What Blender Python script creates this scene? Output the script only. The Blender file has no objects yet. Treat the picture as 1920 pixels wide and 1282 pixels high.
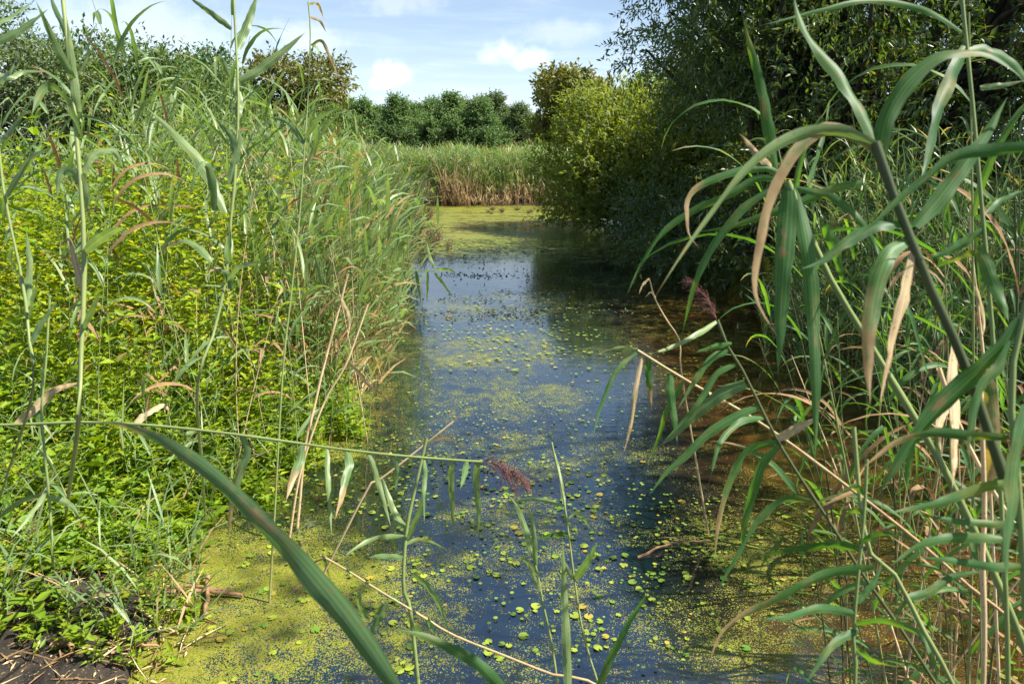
import bpy, math, random
import numpy as np
from mathutils import Vector
R = math.radians
rng = np.random.default_rng(7)
random.seed(7)
scene = bpy.context.scene
col = scene.collection

# ------------------------------------------------------------------ camera, sky, sun, exposure
CAM_H, PITCH, FPX = 1.75, R(15.0), 1280.0
cam_d = bpy.data.cameras.new("Camera")
cam_d.sensor_width = 36.0
cam_d.lens = 24.0
cam_d.clip_start = 0.02
cam_d.clip_end = 3000
cam_d.dof.use_dof = True
cam_d.dof.focus_distance = 7.5
cam_d.dof.aperture_fstop = 11.0
cam = bpy.data.objects.new("Camera", cam_d)
col.objects.link(cam)
cam.location = (0, 0, CAM_H)
cam.rotation_euler = (R(90) - PITCH, 0, 0)
scene.camera = cam

SUN_EL = R(50)
SUN_AZ = R(96)                       # clockwise from +Y (the viewing direction) towards +X
sun_vec = Vector((math.sin(SUN_AZ) * math.cos(SUN_EL), math.cos(SUN_AZ) * math.cos(SUN_EL), math.sin(SUN_EL)))
sd = bpy.data.lights.new("sun", 'SUN')
sd.energy = 5.0
sd.angle = R(0.6)
sd.color = (1.0, 0.94, 0.84)
so = bpy.data.objects.new("sun", sd)
col.objects.link(so)
so.rotation_euler = sun_vec.to_track_quat('Z', 'Y').to_euler()

scene.view_settings.view_transform = 'Standard'
scene.view_settings.look = 'None'
scene.view_settings.exposure = 1.2
scene.view_settings.gamma = 1.0
scene.cycles.max_bounces = 7
scene.cycles.diffuse_bounces = 3
scene.cycles.glossy_bounces = 3
scene.cycles.transmission_bounces = 5
scene.cycles.transparent_max_bounces = 4
scene.cycles.sample_clamp_indirect = 6.0


def raydir(px, py):
    x, y = (px - 960) / FPX, (641 - py) / FPX
    return np.array([x, math.cos(PITCH) + y * math.sin(PITCH), -math.sin(PITCH) + y * math.cos(PITCH)])


def P(px, py, t):
    return np.array([0, 0, CAM_H]) + raydir(px, py) * t


def G(px, py, z=0.0):
    d = raydir(px, py)
    return np.array([0, 0, CAM_H]) + d * ((z - CAM_H) / d[2])


class NT:
    """small helper round a node tree"""
    def __init__(self, tree):
        self.t = tree
        self.n = tree.nodes
        self.l = tree.links

    def new(self, kind, **kw):
        nd = self.n.new(kind)
        for k, v in kw.items():
            setattr(nd, k, v)
        return nd

    def link(self, a, b):
        self.l.new(a, b)

    def val(self, sock, v):
        if isinstance(v, (int, float, tuple, list)):
            if isinstance(v, (tuple, list)) and len(v) == 3 and sock.type == 'RGBA':
                v = (*v, 1)
            sock.default_value = v
        else:
            self.l.new(v, sock)

    def math(self, op, a, b=0.0, c=None, clamp=False):
        nd = self.new('ShaderNodeMath', operation=op, use_clamp=clamp)
        self.val(nd.inputs[0], a)
        self.val(nd.inputs[1], b)
        if c is not None:
            self.val(nd.inputs[2], c)
        return nd.outputs[0]

    def mix(self, f, a, b):
        nd = self.new('ShaderNodeMix', data_type='RGBA')
        self.val(nd.inputs[0], f)
        self.val(nd.inputs[6], a)
        self.val(nd.inputs[7], b)
        return nd.outputs[2]

    def smooth(self, v, lo, hi, a=0.0, b=1.0):
        nd = self.new('ShaderNodeMapRange', interpolation_type='SMOOTHSTEP')
        self.val(nd.inputs[0], v)
        for i, q in zip((1, 2, 3, 4), (lo, hi, a, b)):
            self.val(nd.inputs[i], q)
        return nd.outputs[0]

    def noise(self, vec, scale, detail=3, rough=0.55, dist=0.0):
        nd = self.new('ShaderNodeTexNoise')
        if vec is not None:
            self.val(nd.inputs['Vector'], vec)
        self.val(nd.inputs['Scale'], scale)
        nd.inputs['Detail'].default_value = detail
        nd.inputs['Roughness'].default_value = rough
        nd.inputs['Distortion'].default_value = dist
        return nd.outputs[0]

    def attr(self, name):
        nd = self.new('ShaderNodeAttribute', attribute_name=name)
        return nd.outputs['Fac']

    def vmath(self, op, a, b=None):
        nd = self.new('ShaderNodeVectorMath', operation=op)
        self.val(nd.inputs[0], a)
        if b is not None:
            self.val(nd.inputs[1], b)
        return nd


# --- world: physical sky with thin cloud and a few cumulus puffs, all fixed by direction
world = bpy.data.worlds.new("World")
scene.world = world
world.use_nodes = True
w = NT(world.node_tree)
w.n.clear()
sky = w.new('ShaderNodeTexSky', sky_type='NISHITA')
sky.sun_disc = False
sky.sun_elevation = SUN_EL
sky.sun_rotation = SUN_AZ
sky.altitude = 0
sky.air_density = 1.0
sky.dust_density = 0.3
sky.ozone_density = 1.5
tc = w.new('ShaderNodeTexCoord').outputs['Generated']
CLOUD = (7.2, 8.2, 10.0)
sepd = w.new('ShaderNodeSeparateXYZ')
w.link(tc, sepd.inputs[0])
zc = w.math('MAXIMUM', sepd.outputs[2], 0.04)
plane = w.new('ShaderNodeCombineXYZ')
w.link(w.math('DIVIDE', sepd.outputs[0], zc), plane.inputs[0])
w.link(w.math('DIVIDE', sepd.outputs[1], zc), plane.inputs[1])
mp = w.new('ShaderNodeMapping')
w.link(plane.outputs[0], mp.inputs[0])
mp.inputs['Scale'].default_value = (0.55, 0.8, 1)
mp.inputs['Rotation'].default_value = (0, 0, R(25))
cir = w.noise(mp.outputs[0], 1.1, 7, 0.62, 0.4)
cirm = w.smooth(cir, 0.40, 0.85, 0.0, 0.36)
leftness = w.smooth(sepd.outputs[0], -0.65, 0.12, 1.0, 0.0)   # thicker veil towards the west of the view
cirm = w.math('ADD', cirm, w.math('MULTIPLY', leftness, 0.12), clamp=True)
low = w.smooth(sepd.outputs[2], 0.0, 0.25, 0.38, 0.06)
cirm = w.math('ADD', cirm, low, clamp=True)
cirm = w.math('MULTIPLY', cirm, w.smooth(sepd.outputs[2], 0.20, 0.45, 1.0, 0.06))
c_sky = w.mix(cirm, sky.outputs[0], CLOUD)
warp = w.noise(tc, 26.0, 6, 0.62)
puffs = None
for px, py, rx, ry, s in ((742, 140, 30, 24, .95), (722, 156, 36, 14, .7), (950, 96, 40, 22, .7), (985, 108, 40, 20, .6), (745, 4, 70, 22, .28),
                          (915, 188, 34, 10, .5), (560, 70, 90, 26, .35), (1060, 60, 120, 22, .25), (300, 60, 150, 60, .3)):
    d = raydir(px, py)
    d = d / np.linalg.norm(d)
    df = w.vmath('SUBTRACT', tc, tuple(d)).outputs[0]
    df = w.vmath('MULTIPLY', df, (FPX / rx, FPX / rx, FPX / ry)).outputs[0]
    ln = w.vmath('LENGTH', df).outputs['Value']
    ln = w.math('ADD', ln, w.math('MULTIPLY', w.math('SUBTRACT', warp, 0.5), 2.4))
    m = w.math('MULTIPLY', w.smooth(ln, 0.15, 1.25, 1.0, 0.0), s * .8)
    puffs = m if puffs is None else w.math('MAXIMUM', puffs, m)
c_sky = w.mix(puffs, c_sky, (9.8, 9.9, 10.2))
bg = w.new('ShaderNodeBackground')
w.link(c_sky, bg.inputs[0])
bg.inputs[1].default_value = 0.070
wo = w.new('ShaderNodeOutputWorld')
w.link(bg.outputs[0], wo.inputs[0])


# ------------------------------------------------------------------ materials
def material(name):
    m = bpy.data.materials.new(name)
    m.use_nodes = True
    nt = NT(m.node_tree)
    nt.n.clear()
    out = nt.new('ShaderNodeOutputMaterial')
    return m, nt, out


def principled(nt, base, rough=0.6, spec=0.4, normal=None):
    p = nt.new('ShaderNodeBsdfPrincipled')
    nt.val(p.inputs['Base Color'], base)
    nt.val(p.inputs['Roughness'], rough)
    p.inputs['Specular IOR Level'].default_value = spec
    if normal is not None:
        nt.link(normal, p.inputs['Normal'])
    return p.outputs[0]


def leaf_material(name, c0, c1, dry=(0.30, 0.20, 0.10), trans=0.35, tcol=(1.5, 1.45, 0.5), rough=0.5, spec=0.35, veins=True, brown=(0.05, 0.03, 0.015)):
    m, nt, out = material(name)
    tint = nt.attr('tint')
    oi = nt.new('ShaderNodeObjectInfo').outputs['Random']
    f = nt.math('ADD', nt.math('MULTIPLY', tint, 0.75), nt.math('MULTIPLY', oi, 0.25))
    c = nt.mix(f, c0, c1)
    geo = nt.new('ShaderNodeTexCoord').outputs['Object']
    n1 = nt.noise(geo, 9.0, 3)
    n2 = nt.noise(geo, 55.0, 3)
    bright = nt.math('ADD', 0.62, nt.math('MULTIPLY', n1, 0.76))
    cc = nt.vmath('SCALE', c)
    nt.val(cc.inputs[3], bright)
    c = cc.outputs[0]
    if veins:
        uu = nt.attr('across')
        wv = nt.math('ADD', nt.math('MULTIPLY', nt.math('SINE', nt.math('MULTIPLY', uu, 15.0)), 0.17), nt.math('MULTIPLY', nt.math('SINE', nt.math('ADD', nt.math('MULTIPLY', uu, 61.0), nt.math('MULTIPLY', n1, 9.0))), 0.15))
        mid = nt.smooth(nt.math('ABSOLUTE', uu), 0.03, 0.11, 0.45, 0.0)
        vs = nt.vmath('SCALE', c)
        nt.val(vs.inputs[3], nt.math('ADD', nt.math('ADD', 0.94, wv), mid))
        c = vs.outputs[0]
        # small rusty flecks and worn stripes along the blade
        fl = nt.smooth(nt.math('ADD', nt.noise(geo, 140, 2), nt.math('MULTIPLY', nt.math('SINE', nt.math('MULTIPLY', uu, 9.0)), 0.05)), 0.63, 0.72, 0.0, 0.6)
        c = nt.mix(fl, c, (0.20, 0.13, 0.05))
        # uneven yellowing along the blade
        ye = nt.smooth(nt.noise(geo, 13, 4, .6), 0.52, 0.75, 0.0, 0.55)
        c = nt.mix(ye, c, (0.27, 0.26, 0.075))
    dr = nt.attr('dry')
    dn = nt.math('ADD', dr, nt.math('MULTIPLY', nt.math('SUBTRACT', n2, 0.5), 0.7))
    dm = nt.smooth(dn, 0.34, 0.62)
    dm = nt.math('MULTIPLY', dm, nt.smooth(dr, 0.03, 0.16))
    drycol = nt.mix(nt.smooth(n2, 0.35, 0.72), dry, brown)
    drycol = nt.mix(0.35, dry, drycol)
    c = nt.mix(dm, c, drycol)
    sh = principled(nt, c, rough, spec)
    if trans > 0:
        tl = nt.new('ShaderNodeBsdfTranslucent')
        tcn = nt.vmath('MULTIPLY', c, tcol)
        nt.link(tcn.outputs[0], tl.inputs[0])
        mx = nt.new('ShaderNodeMixShader')
        mx.inputs[0].default_value = trans
        nt.link(sh, mx.inputs[1])
        nt.link(tl.outputs[0], mx.inputs[2])
        sh = mx.outputs[0]
    nt.link(sh, out.inputs[0])
    return m


def bark_material(name, c0, c1, scale=14):
    m, nt, out = material(name)
    geo = nt.new('ShaderNodeTexCoord').outputs['Object']
    mp_ = nt.new('ShaderNodeMapping')
    nt.link(geo, mp_.inputs[0])
    mp_.inputs['Scale'].default_value = (1, 1, 0.25)
    n = nt.noise(mp_.outputs[0], scale, 6, 0.6)
    c = nt.mix(nt.smooth(n, 0.3, 0.7), c0, c1)
    bmp = nt.new('ShaderNodeBump')
    bmp.inputs['Strength'].default_value = 0.6
    bmp.inputs['Distance'].default_value = 0.02
    nt.link(n, bmp.inputs['Height'])
    nt.link(principled(nt, c, 0.85, 0.2, bmp.outputs[0]), out.inputs[0])
    return m


M = {}
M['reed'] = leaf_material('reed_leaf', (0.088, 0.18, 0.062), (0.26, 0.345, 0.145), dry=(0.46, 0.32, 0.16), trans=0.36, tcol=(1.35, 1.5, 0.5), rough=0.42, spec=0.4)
M['reed_shade'] = leaf_material('shaded_reed_leaf', (0.045, 0.125, 0.045), (0.11, 0.22, 0.075), dry=(0.40, 0.27, 0.16), trans=0.45, tcol=(1.9, 2.0, 0.2), rough=0.5, spec=0.28)  # darker copy of the reed leaf, shade put into its colour
M['reed_stem'] = leaf_material('reed_stem', (0.15, 0.22, 0.06), (0.27, 0.31, 0.11), dry=(0.44, 0.30, 0.14), trans=0.0, rough=0.45, veins=False)
M['dark_stem'] = leaf_material('dark_stem', (0.045, 0.065, 0.025), (0.10, 0.12, 0.04), dry=(0.30, 0.21, 0.09), trans=0.0, rough=0.4, veins=False)
M['dry'] = leaf_material('dry_reed', (0.44, 0.32, 0.16), (0.62, 0.49, 0.29), dry=(0.30, 0.19, 0.09), trans=0.18, tcol=(1.1, .9, .6), rough=0.7, spec=0.2)
M['plume'] = leaf_material('plume', (0.14, 0.055, 0.055), (0.27, 0.13, 0.10), trans=0.2, tcol=(1.2, .8, .8), rough=0.7, spec=0.2, veins=False)
M['pink_plume'] = leaf_material('pink_plume', (0.13, 0.060, 0.055), (0.23, 0.12, 0.095), trans=0.2, tcol=(1.2, .8, .8), rough=0.7, spec=0.2, veins=False)
M['weed'] = leaf_material('weed_leaf', (0.11, 0.26, 0.020), (0.46, 0.49, 0.025), dry=(0.30, 0.22, 0.07), trans=0.42, tcol=(1.6, 1.4, 0.25), veins=False)
M['willow'] = leaf_material('willow_leaf', (0.022, 0.055, 0.020), (0.165, 0.225, 0.070), dry=(0.30, 0.22, 0.03), trans=0.36, tcol=(1.55, 1.7, 0.30), rough=0.36, spec=0.6, veins=False)  # wide tint range: dark gaps and lit leaf edges put into the colour
M['bush'] = leaf_material('bush_leaf', (0.092, 0.158, 0.038), (0.32, 0.37, 0.090), dry=(0.34, 0.28, 0.03), trans=0.42, tcol=(1.55, 1.5, 0.28), veins=False)
M['tree_dark'] = leaf_material('tree_leaf_dark', (0.06, 0.125, 0.055), (0.22, 0.30, 0.125), trans=0.4, tcol=(1.2, 1.5, 0.5), veins=False)
M['tree_grey'] = leaf_material('tree_leaf_grey', (0.08, 0.135, 0.06), (0.18, 0.245, 0.10), trans=0.3, tcol=(1.3, 1.4, 0.5), veins=False)
M['tree_mid'] = leaf_material('tree_leaf_mid', (0.065, 0.13, 0.04), (0.17, 0.24, 0.07), trans=0.3, tcol=(1.4, 1.5, 0.4), veins=False)
M['tree_olive'] = leaf_material('tree_leaf_olive', (0.105, 0.13, 0.03), (0.23, 0.225, 0.055), trans=0.3, tcol=(1.4, 1.3, 0.4), veins=False)
M['ochre'] = leaf_material('ochre_leaf', (0.16, 0.13, 0.04), (0.27, 0.23, 0.07), trans=0.2, tcol=(1.2, 1.1, 0.5), veins=False)
M['waterweed'] = leaf_material('waterweed', (0.030, 0.050, 0.025), (0.085, 0.105, 0.035), dry=(0.16, 0.09, 0.05), trans=0.15, veins=False)
M['rust'] = leaf_material('rust_plant', (0.11, 0.085, 0.045), (0.20, 0.15, 0.08), dry=(0.16, 0.10, 0.07), trans=0.15, veins=False)
M['pad'] = leaf_material('floating_leaf', (0.08, 0.19, 0.02), (0.32, 0.37, 0.04), dry=(0.45, 0.33, 0.05), trans=0.0, rough=0.38, spec=0.5, veins=False)
M['bark'] = bark_material('bark', (0.03, 0.025, 0.02), (0.085, 0.07, 0.05))
M['birch'] = bark_material('pale_bark', (0.10, 0.09, 0.08), (0.45, 0.42, 0.38), 9)
M['stick'] = bark_material('brown_stick', (0.20, 0.11, 0.055), (0.38, 0.24, 0.13), 22)

# mud bank
m, nt, out = material('mud')
geo = nt.new('ShaderNodeNewGeometry').outputs['Position']
n = nt.noise(geo, 7, 8, 0.62)
n2 = nt.noise(geo, 130, 4, 0.6)
c = nt.mix(nt.smooth(n, .35, .7), (0.010, 0.008, 0.007), (0.045, 0.034, 0.024))
c = nt.mix(nt.smooth(n2, .62, .68), c, (0.26, 0.22, 0.12))
far = nt.new('ShaderNodeSeparateXYZ')
nt.link(geo, far.inputs[0])
meadow = nt.mix(nt.smooth(nt.noise(geo, .6, 5), .35, .65), (0.10, 0.14, 0.035), (0.20, 0.19, 0.07))
c = nt.mix(nt.smooth(far.outputs[1], 28, 34), c, meadow)
bmp = nt.new('ShaderNodeBump')
bmp.inputs['Strength'].default_value = 0.9
bmp.inputs['Distance'].default_value = 0.03
nt.link(nt.noise(geo, 28, 8, .65), bmp.inputs['Height'])
nt.link(principled(nt, c, nt.smooth(n, .3, .6, .35, .9), 0.4, bmp.outputs[0]), out.inputs[0])
M['mud'] = m

# pond water with its skin of duckweed (coverage is a property of the surface: attribute 'cover')
m, nt, out = material('pond_water')
pos = nt.new('ShaderNodeNewGeometry').outputs['Position']
cover = nt.attr('cover')
vor = nt.new('ShaderNodeTexVoronoi', feature='F1')
nt.link(pos, vor.inputs['Vector'])
vor.inputs['Scale'].default_value = 230
vor2 = nt.new('ShaderNodeTexVoronoi', feature='F1')
nt.link(pos, vor2.inputs['Vector'])
vor2.inputs['Scale'].default_value = 95
sp = nt.new('ShaderNodeSeparateColor')
nt.link(vor.outputs['Color'], sp.inputs[0])
sp2 = nt.new('ShaderNodeSeparateColor')
nt.link(vor2.outputs['Color'], sp2.inputs[0])
nb = nt.noise(pos, 2.3, 5, 0.62, 0.6)
nm = nt.noise(pos, 11, 5, 0.65, 0.5)
patch = nt.math('ADD', nt.math('MULTIPLY', nt.math('SUBTRACT', nb, .5), 1.9), nt.math('MULTIPLY', nt.math('SUBTRACT', nm, .5), 1.5))
local = nt.math('ADD', cover, nt.math('MULTIPLY', patch, nt.smooth(cover, 0.0, 0.3, 0.35, 1.0)), clamp=True)
local = nt.math('MULTIPLY', local, 1.12)
d1 = nt.math('LESS_THAN', sp.outputs[0], local)
d1 = nt.math('MULTIPLY', d1, nt.math('LESS_THAN', vor.outputs['Distance'], nt.math('ADD', 0.42, nt.math('MULTIPLY', local, .35))))
d2 = nt.math('LESS_THAN', sp2.outputs[0], nt.math('MULTIPLY', local, 0.25))
d2 = nt.math('MULTIPLY', d2, nt.math('LESS_THAN', vor2.outputs['Distance'], 0.4))
mask = nt.math('MAXIMUM', d1, d2)
dw = nt.mix(sp.outputs[1], (0.055, 0.090, 0.008), (0.27, 0.285, 0.024))
dw = nt.mix(nt.smooth(nt.noise(pos, 1.1, 4), .4, .65, 0, .5), dw, (0.20, 0.20, 0.022))
dw = nt.mix(nt.smooth(sp.outputs[2], .9, .93), dw, (0.30, 0.20, 0.09))
bmp = nt.new('ShaderNodeBump')
bmp.inputs['Strength'].default_value = 0.35
bmp.inputs['Distance'].default_value = 0.004
bmp.invert = True
nt.link(vor.outputs['Distance'], bmp.inputs['Height'])
duck = principled(nt, dw, 0.5, 0.35, bmp.outputs[0])
rip = nt.new('ShaderNodeBump')
rip.inputs['Strength'].default_value = 0.10
rip.inputs['Distance'].default_value = 0.02
mpw = nt.new('ShaderNodeMapping')
nt.link(pos, mpw.inputs[0])
mpw.inputs['Scale'].default_value = (2.0, 5.0, 1)
nt.link(nt.noise(mpw.outputs[0], 2.2, 4, .55), rip.inputs['Height'])
silt = nt.mix(nt.smooth(nt.noise(pos, 3.5, 5), .35, .7), (0.036, 0.016, 0.004), (0.088, 0.041, 0.010))
# deep dark water along the middle, tea-brown shallows under the east bank
silt = nt.mix(nt.attr('shallow'), (0.004, 0.012, 0.016), silt)
wat = nt.new('ShaderNodeBsdfPrincipled')
nt.link(silt, wat.inputs['Base Color'])
wat.inputs['Roughness'].default_value = 0.03
wat.inputs['IOR'].default_value = 3.0
nt.link(rip.outputs[0], wat.inputs['Normal'])
mx = nt.new('ShaderNodeMixShader')
nt.link(mask, mx.inputs[0])
nt.link(wat.outputs[0], mx.inputs[1])
nt.link(duck, mx.inputs[2])
nt.link(mx.outputs[0], out.inputs[0])
M['water'] = m


# ------------------------------------------------------------------ mesh helpers
def mesh_np(name, V, faces, mats, attrs=None, smooth=True, midx=None):
    """V (n,3); faces: list of (k,m) int arrays"""
    me = bpy.data.meshes.new(name)
    V = np.asarray(V, dtype=np.float32)
    me.vertices.add(len(V))
    me.vertices.foreach_set('co', V.ravel())
    loops = np.concatenate([f.ravel() for f in faces]).astype(np.int32)
    sizes = np.concatenate([np.full(len(f), f.shape[1]) for f in faces]).astype(np.int32)
    starts = np.concatenate([[0], np.cumsum(sizes)[:-1]]).astype(np.int32)
    me.loops.add(len(loops))
    me.loops.foreach_set('vertex_index', loops)
    me.polygons.add(len(sizes))
    me.polygons.foreach_set('loop_start', starts)
    me.polygons.foreach_set('loop_total', sizes)
    for k, a in (attrs or {}).items():
        at = me.attributes.new(k, 'FLOAT', 'POINT')
        at.data.foreach_set('value', np.asarray(a, dtype=np.float32))
    for mt in (mats if isinstance(mats, (list, tuple)) else [mats]):
        me.materials.append(mt)
    if midx is not None:
        me.polygons.foreach_set('material_index', np.asarray(midx, dtype=np.int32))
    me.update(calc_edges=True)
    if smooth:
        me.polygons.foreach_set('use_smooth', np.ones(len(sizes), dtype=bool))
    me.validate()
    return me


class Soup:
    """collects vertices, faces and attributes for ONE mesh"""
    def __init__(self):
        self.V, self.Q, self.T, self.A = [], [], [], {'tint': [], 'dry': [], 'across': []}
        self.n = 0

    def add(self, V, quads=None, tris=None, tint=0.5, dry=0.0, across=0.0):
        V = np.asarray(V, float).reshape(-1, 3)
        k = len(V)
        if quads is not None and len(quads):
            self.Q.append(np.asarray(quads) + self.n)
        if tris is not None and len(tris):
            self.T.append(np.asarray(tris) + self.n)
        self.V.append(V)
        for nm, a in (('tint', tint), ('dry', dry), ('across', across)):
            self.A[nm].append(np.broadcast_to(np.asarray(a, float).ravel() if np.ndim(a) else a, (k,)))
        self.n += k

    def mesh(self, name, mat, smooth=True):
        faces = []
        if self.Q:
            faces.append(np.concatenate(self.Q))
        if self.T:
            faces.append(np.concatenate(self.T))
        return mesh_np(name, np.concatenate(self.V), faces, mat, {k: np.concatenate(v) for k, v in self.A.items()}, smooth)


def tag(o, label=None, cat=None, group=None, kind=None):
    if label: o['label'] = label
    if cat: o['category'] = cat
    if group: o['group'] = group
    if kind: o['kind'] = kind
    return o


def obj(name, me, parent=None):
    o = bpy.data.objects.new(name, me)
    col.objects.link(o)
    if parent is not None:
        o.parent = parent
    return o


def empty(name, loc=(0, 0, 0)):
    o = bpy.data.objects.new(name, None)
    o.empty_display_size = 0.1
    o.location = loc
    col.objects.link(o)
    return o


def copy_tree(o, parent=None):
    c = o.copy()
    col.objects.link(c)
    if parent is not None:
        c.parent = parent
    for ch in o.children:
        copy_tree(ch, c)
    return c


def norm(v):
    v = np.asarray(v, float)
    return v / (np.linalg.norm(v, axis=-1, keepdims=True) + 1e-9)


def spline(pts, n):
    """Catmull-Rom through pts, n samples evenly spaced by length"""
    p = np.asarray(pts, float)
    if len(p) == 2:
        return p[0] + (p[1] - p[0]) * np.linspace(0, 1, n)[:, None]
    e = np.vstack([2 * p[0] - p[1], p, 2 * p[-1] - p[-2]])
    res = []
    for i in range(len(p) - 1):
        p0, p1, p2, p3 = e[i:i + 4]
        t = np.linspace(0, 1, 12, endpoint=False)[:, None]
        res.append(.5 * ((2 * p1) + (-p0 + p2) * t + (2 * p0 - 5 * p1 + 4 * p2 - p3) * t**2 + (-p0 + 3 * p1 - 3 * p2 + p3) * t**3))
    q = np.vstack(res + [p[-1:]])
    s = np.concatenate([[0], np.cumsum(np.linalg.norm(np.diff(q, axis=0), axis=1))])
    u = np.linspace(0, s[-1], n)
    return np.stack([np.interp(u, s, q[:, k]) for k in range(3)], 1)


def tube(soup, pts, r0, r1, sides=7, tint=0.5, dry=(0, 0), nodes=0):
    p = np.asarray(pts, float)
    n = len(p)
    d = norm(np.gradient(p, axis=0))
    ref = np.array([0, 0, 1.0]) if abs(d[0][2]) < .9 else np.array([1.0, 0, 0])
    a = norm(np.cross(d, ref))
    b = np.cross(d, a)
    t = np.linspace(0, 1, n)
    r = r0 + (r1 - r0) * t
    if nodes:
        r = r * (1 + 0.22 * (np.abs(np.sin(np.pi * nodes * t)) < 0.12))
    ang = np.linspace(0, 2 * np.pi, sides, endpoint=False)
    V = p[:, None, :] + r[:, None, None] * (np.cos(ang)[None, :, None] * a[:, None, :] + np.sin(ang)[None, :, None] * b[:, None, :])
    i = np.arange(n - 1)[:, None] * sides
    j = np.arange(sides)[None, :]
    k = (j + 1) % sides
    Q = np.stack([i + j, i + k, i + sides + k, i + sides + j], -1).reshape(-1, 4)
    soup.add(V.reshape(-1, 3), Q, None, tint, np.repeat(dry[0] + (dry[1] - dry[0]) * t, sides), 0)


def blade_profile(t):
    """width of a reed leaf along its length: quick shoulder, long taper"""
    return np.where(t < .22, .55 + .45 * np.sin(t / .22 * np.pi / 2), np.cos((t - .22) / .78 * np.pi / 2) ** 0.8) * (1 - t**14)


def blade(soup, pts, width, side, fold=0.25, tint=.5, dry=(0, 0), prof=blade_profile, twist=0.0):
    """reed leaf: a strip five vertices wide, folded along the midrib. side: vector(s) across the blade"""
    p = np.asarray(pts, float)
    n = len(p)
    t = np.linspace(0, 1, n)
    d = norm(np.gradient(p, axis=0))
    s = np.broadcast_to(np.asarray(side, float), (n, 3))
    s = norm(s - (s * d).sum(1, keepdims=True) * d)
    nr = np.cross(s, d)
    if twist:
        a = (t * twist)[:, None]
        s, nr = s * np.cos(a) + nr * np.sin(a), nr * np.cos(a) - s * np.sin(a)
    wd = width * .5 * prof(t)
    rows = []
    ph = np.random.default_rng(int(abs(p[0].sum() * 1e4)) % 99991).random(6) * 6.28
    for u in (-1, -.5, 0, .5, 1):
        k_ = 3 if u < 0 else 0
        ragged = 1 + abs(u) * (.07 * np.sin(t * 23 + ph[k_]) + .05 * np.sin(t * 47 + ph[k_ + 1]))
        wave = abs(u) * (.20 * np.sin(t * 15 + ph[k_ + 2]) + .10 * np.sin(t * 34 + ph[k_]))
        rows.append(p + s * (wd * u * ragged)[:, None] + nr * (wd * (fold * (abs(u) - .3 + .1 * math.sin(3 * u)) + wave))[:, None])
    V = np.stack(rows, 1).reshape(-1, 3)
    i = np.arange(n - 1)[:, None] * 5
    j = np.arange(4)[None, :]
    Q = np.stack([i + j, i + j + 1, i + 6 + j, i + 5 + j], -1).reshape(-1, 4)
    dr = dry[0] + (dry[1] - dry[0]) * t**1.6
    dr = np.repeat(dr, 5) + np.tile([.06, 0, -.04, 0, .06], n) * (np.repeat(dr, 5) > .05)
    soup.add(V, Q, None, tint, np.clip(dr, 0, 1), np.tile([-1, -.5, 0, .5, 1], n))


def leaf_quads(soup, base, dirs, normals, length, width, tint, dry=0.0, fold=0.18):
    """many small leaves, each two triangles folded along the midrib"""
    n = len(base)
    d = norm(dirs)
    s = norm(np.cross(d, normals))
    nr = np.cross(s, d)
    L = np.asarray(length).reshape(-1, 1) * np.ones((n, 1))
    W = np.asarray(width).reshape(-1, 1) * np.ones((n, 1)) * .5
    tip = base + d * L - nr * L * .08
    mid = base + d * L * .42
    V = np.stack([base, mid + s * W + nr * W * fold * 2, tip, mid - s * W + nr * W * fold * 2], 1).reshape(-1, 3)
    o = np.arange(n)[:, None] * 4
    T = np.concatenate([o + np.array([[0, 1, 2]]), o + np.array([[0, 2, 3]])])
    tt = np.repeat(np.asarray(tint) * np.ones(n), 4)
    dd = np.repeat(np.asarray(dry) * np.ones(n), 4)
    soup.add(V, None, T, tt, dd, 0)


def rand_dirs(n):
    return norm(rng.normal(size=(n, 3)))


# ------------------------------------------------------------------ shorelines and ground
SHY = np.array([-2, 1.0, 1.5, 2.1, 2.6, 3.1, 3.5, 3.9, 5.1, 7.7, 11.5, 15, 19, 24, 27.2, 28])
SHXL = np.array([1.5, .3, -1.22, -1.34, -1.58, -1.64, -1.50, -1.25, -1.42, -1.75, -2.2, -2.9, -3.7, -4.6, -5.0, -1.0])
SHYR = np.array([-2, 1.2, 2.0, 4.0, 6.0, 9.0, 12, 15, 18, 22, 27, 28])
SHXR = np.array([1.5, 1.6, 2.6, 3.9, 4.3, 4.6, 4.8, 4.6, 3.4, 2.8, 2.2, -1.0])


def fbm(x, y, s, seed):
    r = np.random.default_rng(seed)
    v = 0
    for k in range(5):
        a, b, c, d = r.uniform(0, 6.28, 4)
        f = s * 1.7**k
        v = v + (np.sin(x * f * math.cos(a) + y * f * math.sin(a) + b + 1.3 * np.sin(y * f * .7 + c)) * np.cos(y * f * .8 + d)) * .62**k
    return v


def shore_left(y): return np.interp(y, SHY, SHXL) + .06 * np.sin(np.asarray(y) * 6.1) + .04 * np.sin(np.asarray(y) * 13.7 + 1)
def shore_right(y): return np.interp(y, SHYR, SHXR)


def ground_z(x, y):
    x = np.asarray(x, float)
    y = np.asarray(y, float)
    din = np.minimum(np.minimum(x - shore_left(y), shore_right(y) - x), np.minimum(27.4 - y, y - 1.2))
    bank = np.clip(-din, 0, None)
    z = np.where(din > 0, -0.35 * np.clip(din / .7, 0, 1) - .01, 0.10 * np.clip(bank / .5, 0, 1) + 0.22 * (1 - np.exp(-bank / 2.2)))
    z = z + 0.025 * np.sin(x * 5.1 + 1.3 * np.sin(y * 3.7)) * np.cos(y * 4.3 + x) * np.clip(bank * 4, 0, 1)
    lump = fbm(x, y, 7.0, 21) * .016 + fbm(x, y, 19.0, 22) * .010
    z = z + lump * np.clip((din + .8) / .5 * 0 + (din < .45), 0, 1)
    return z


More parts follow.
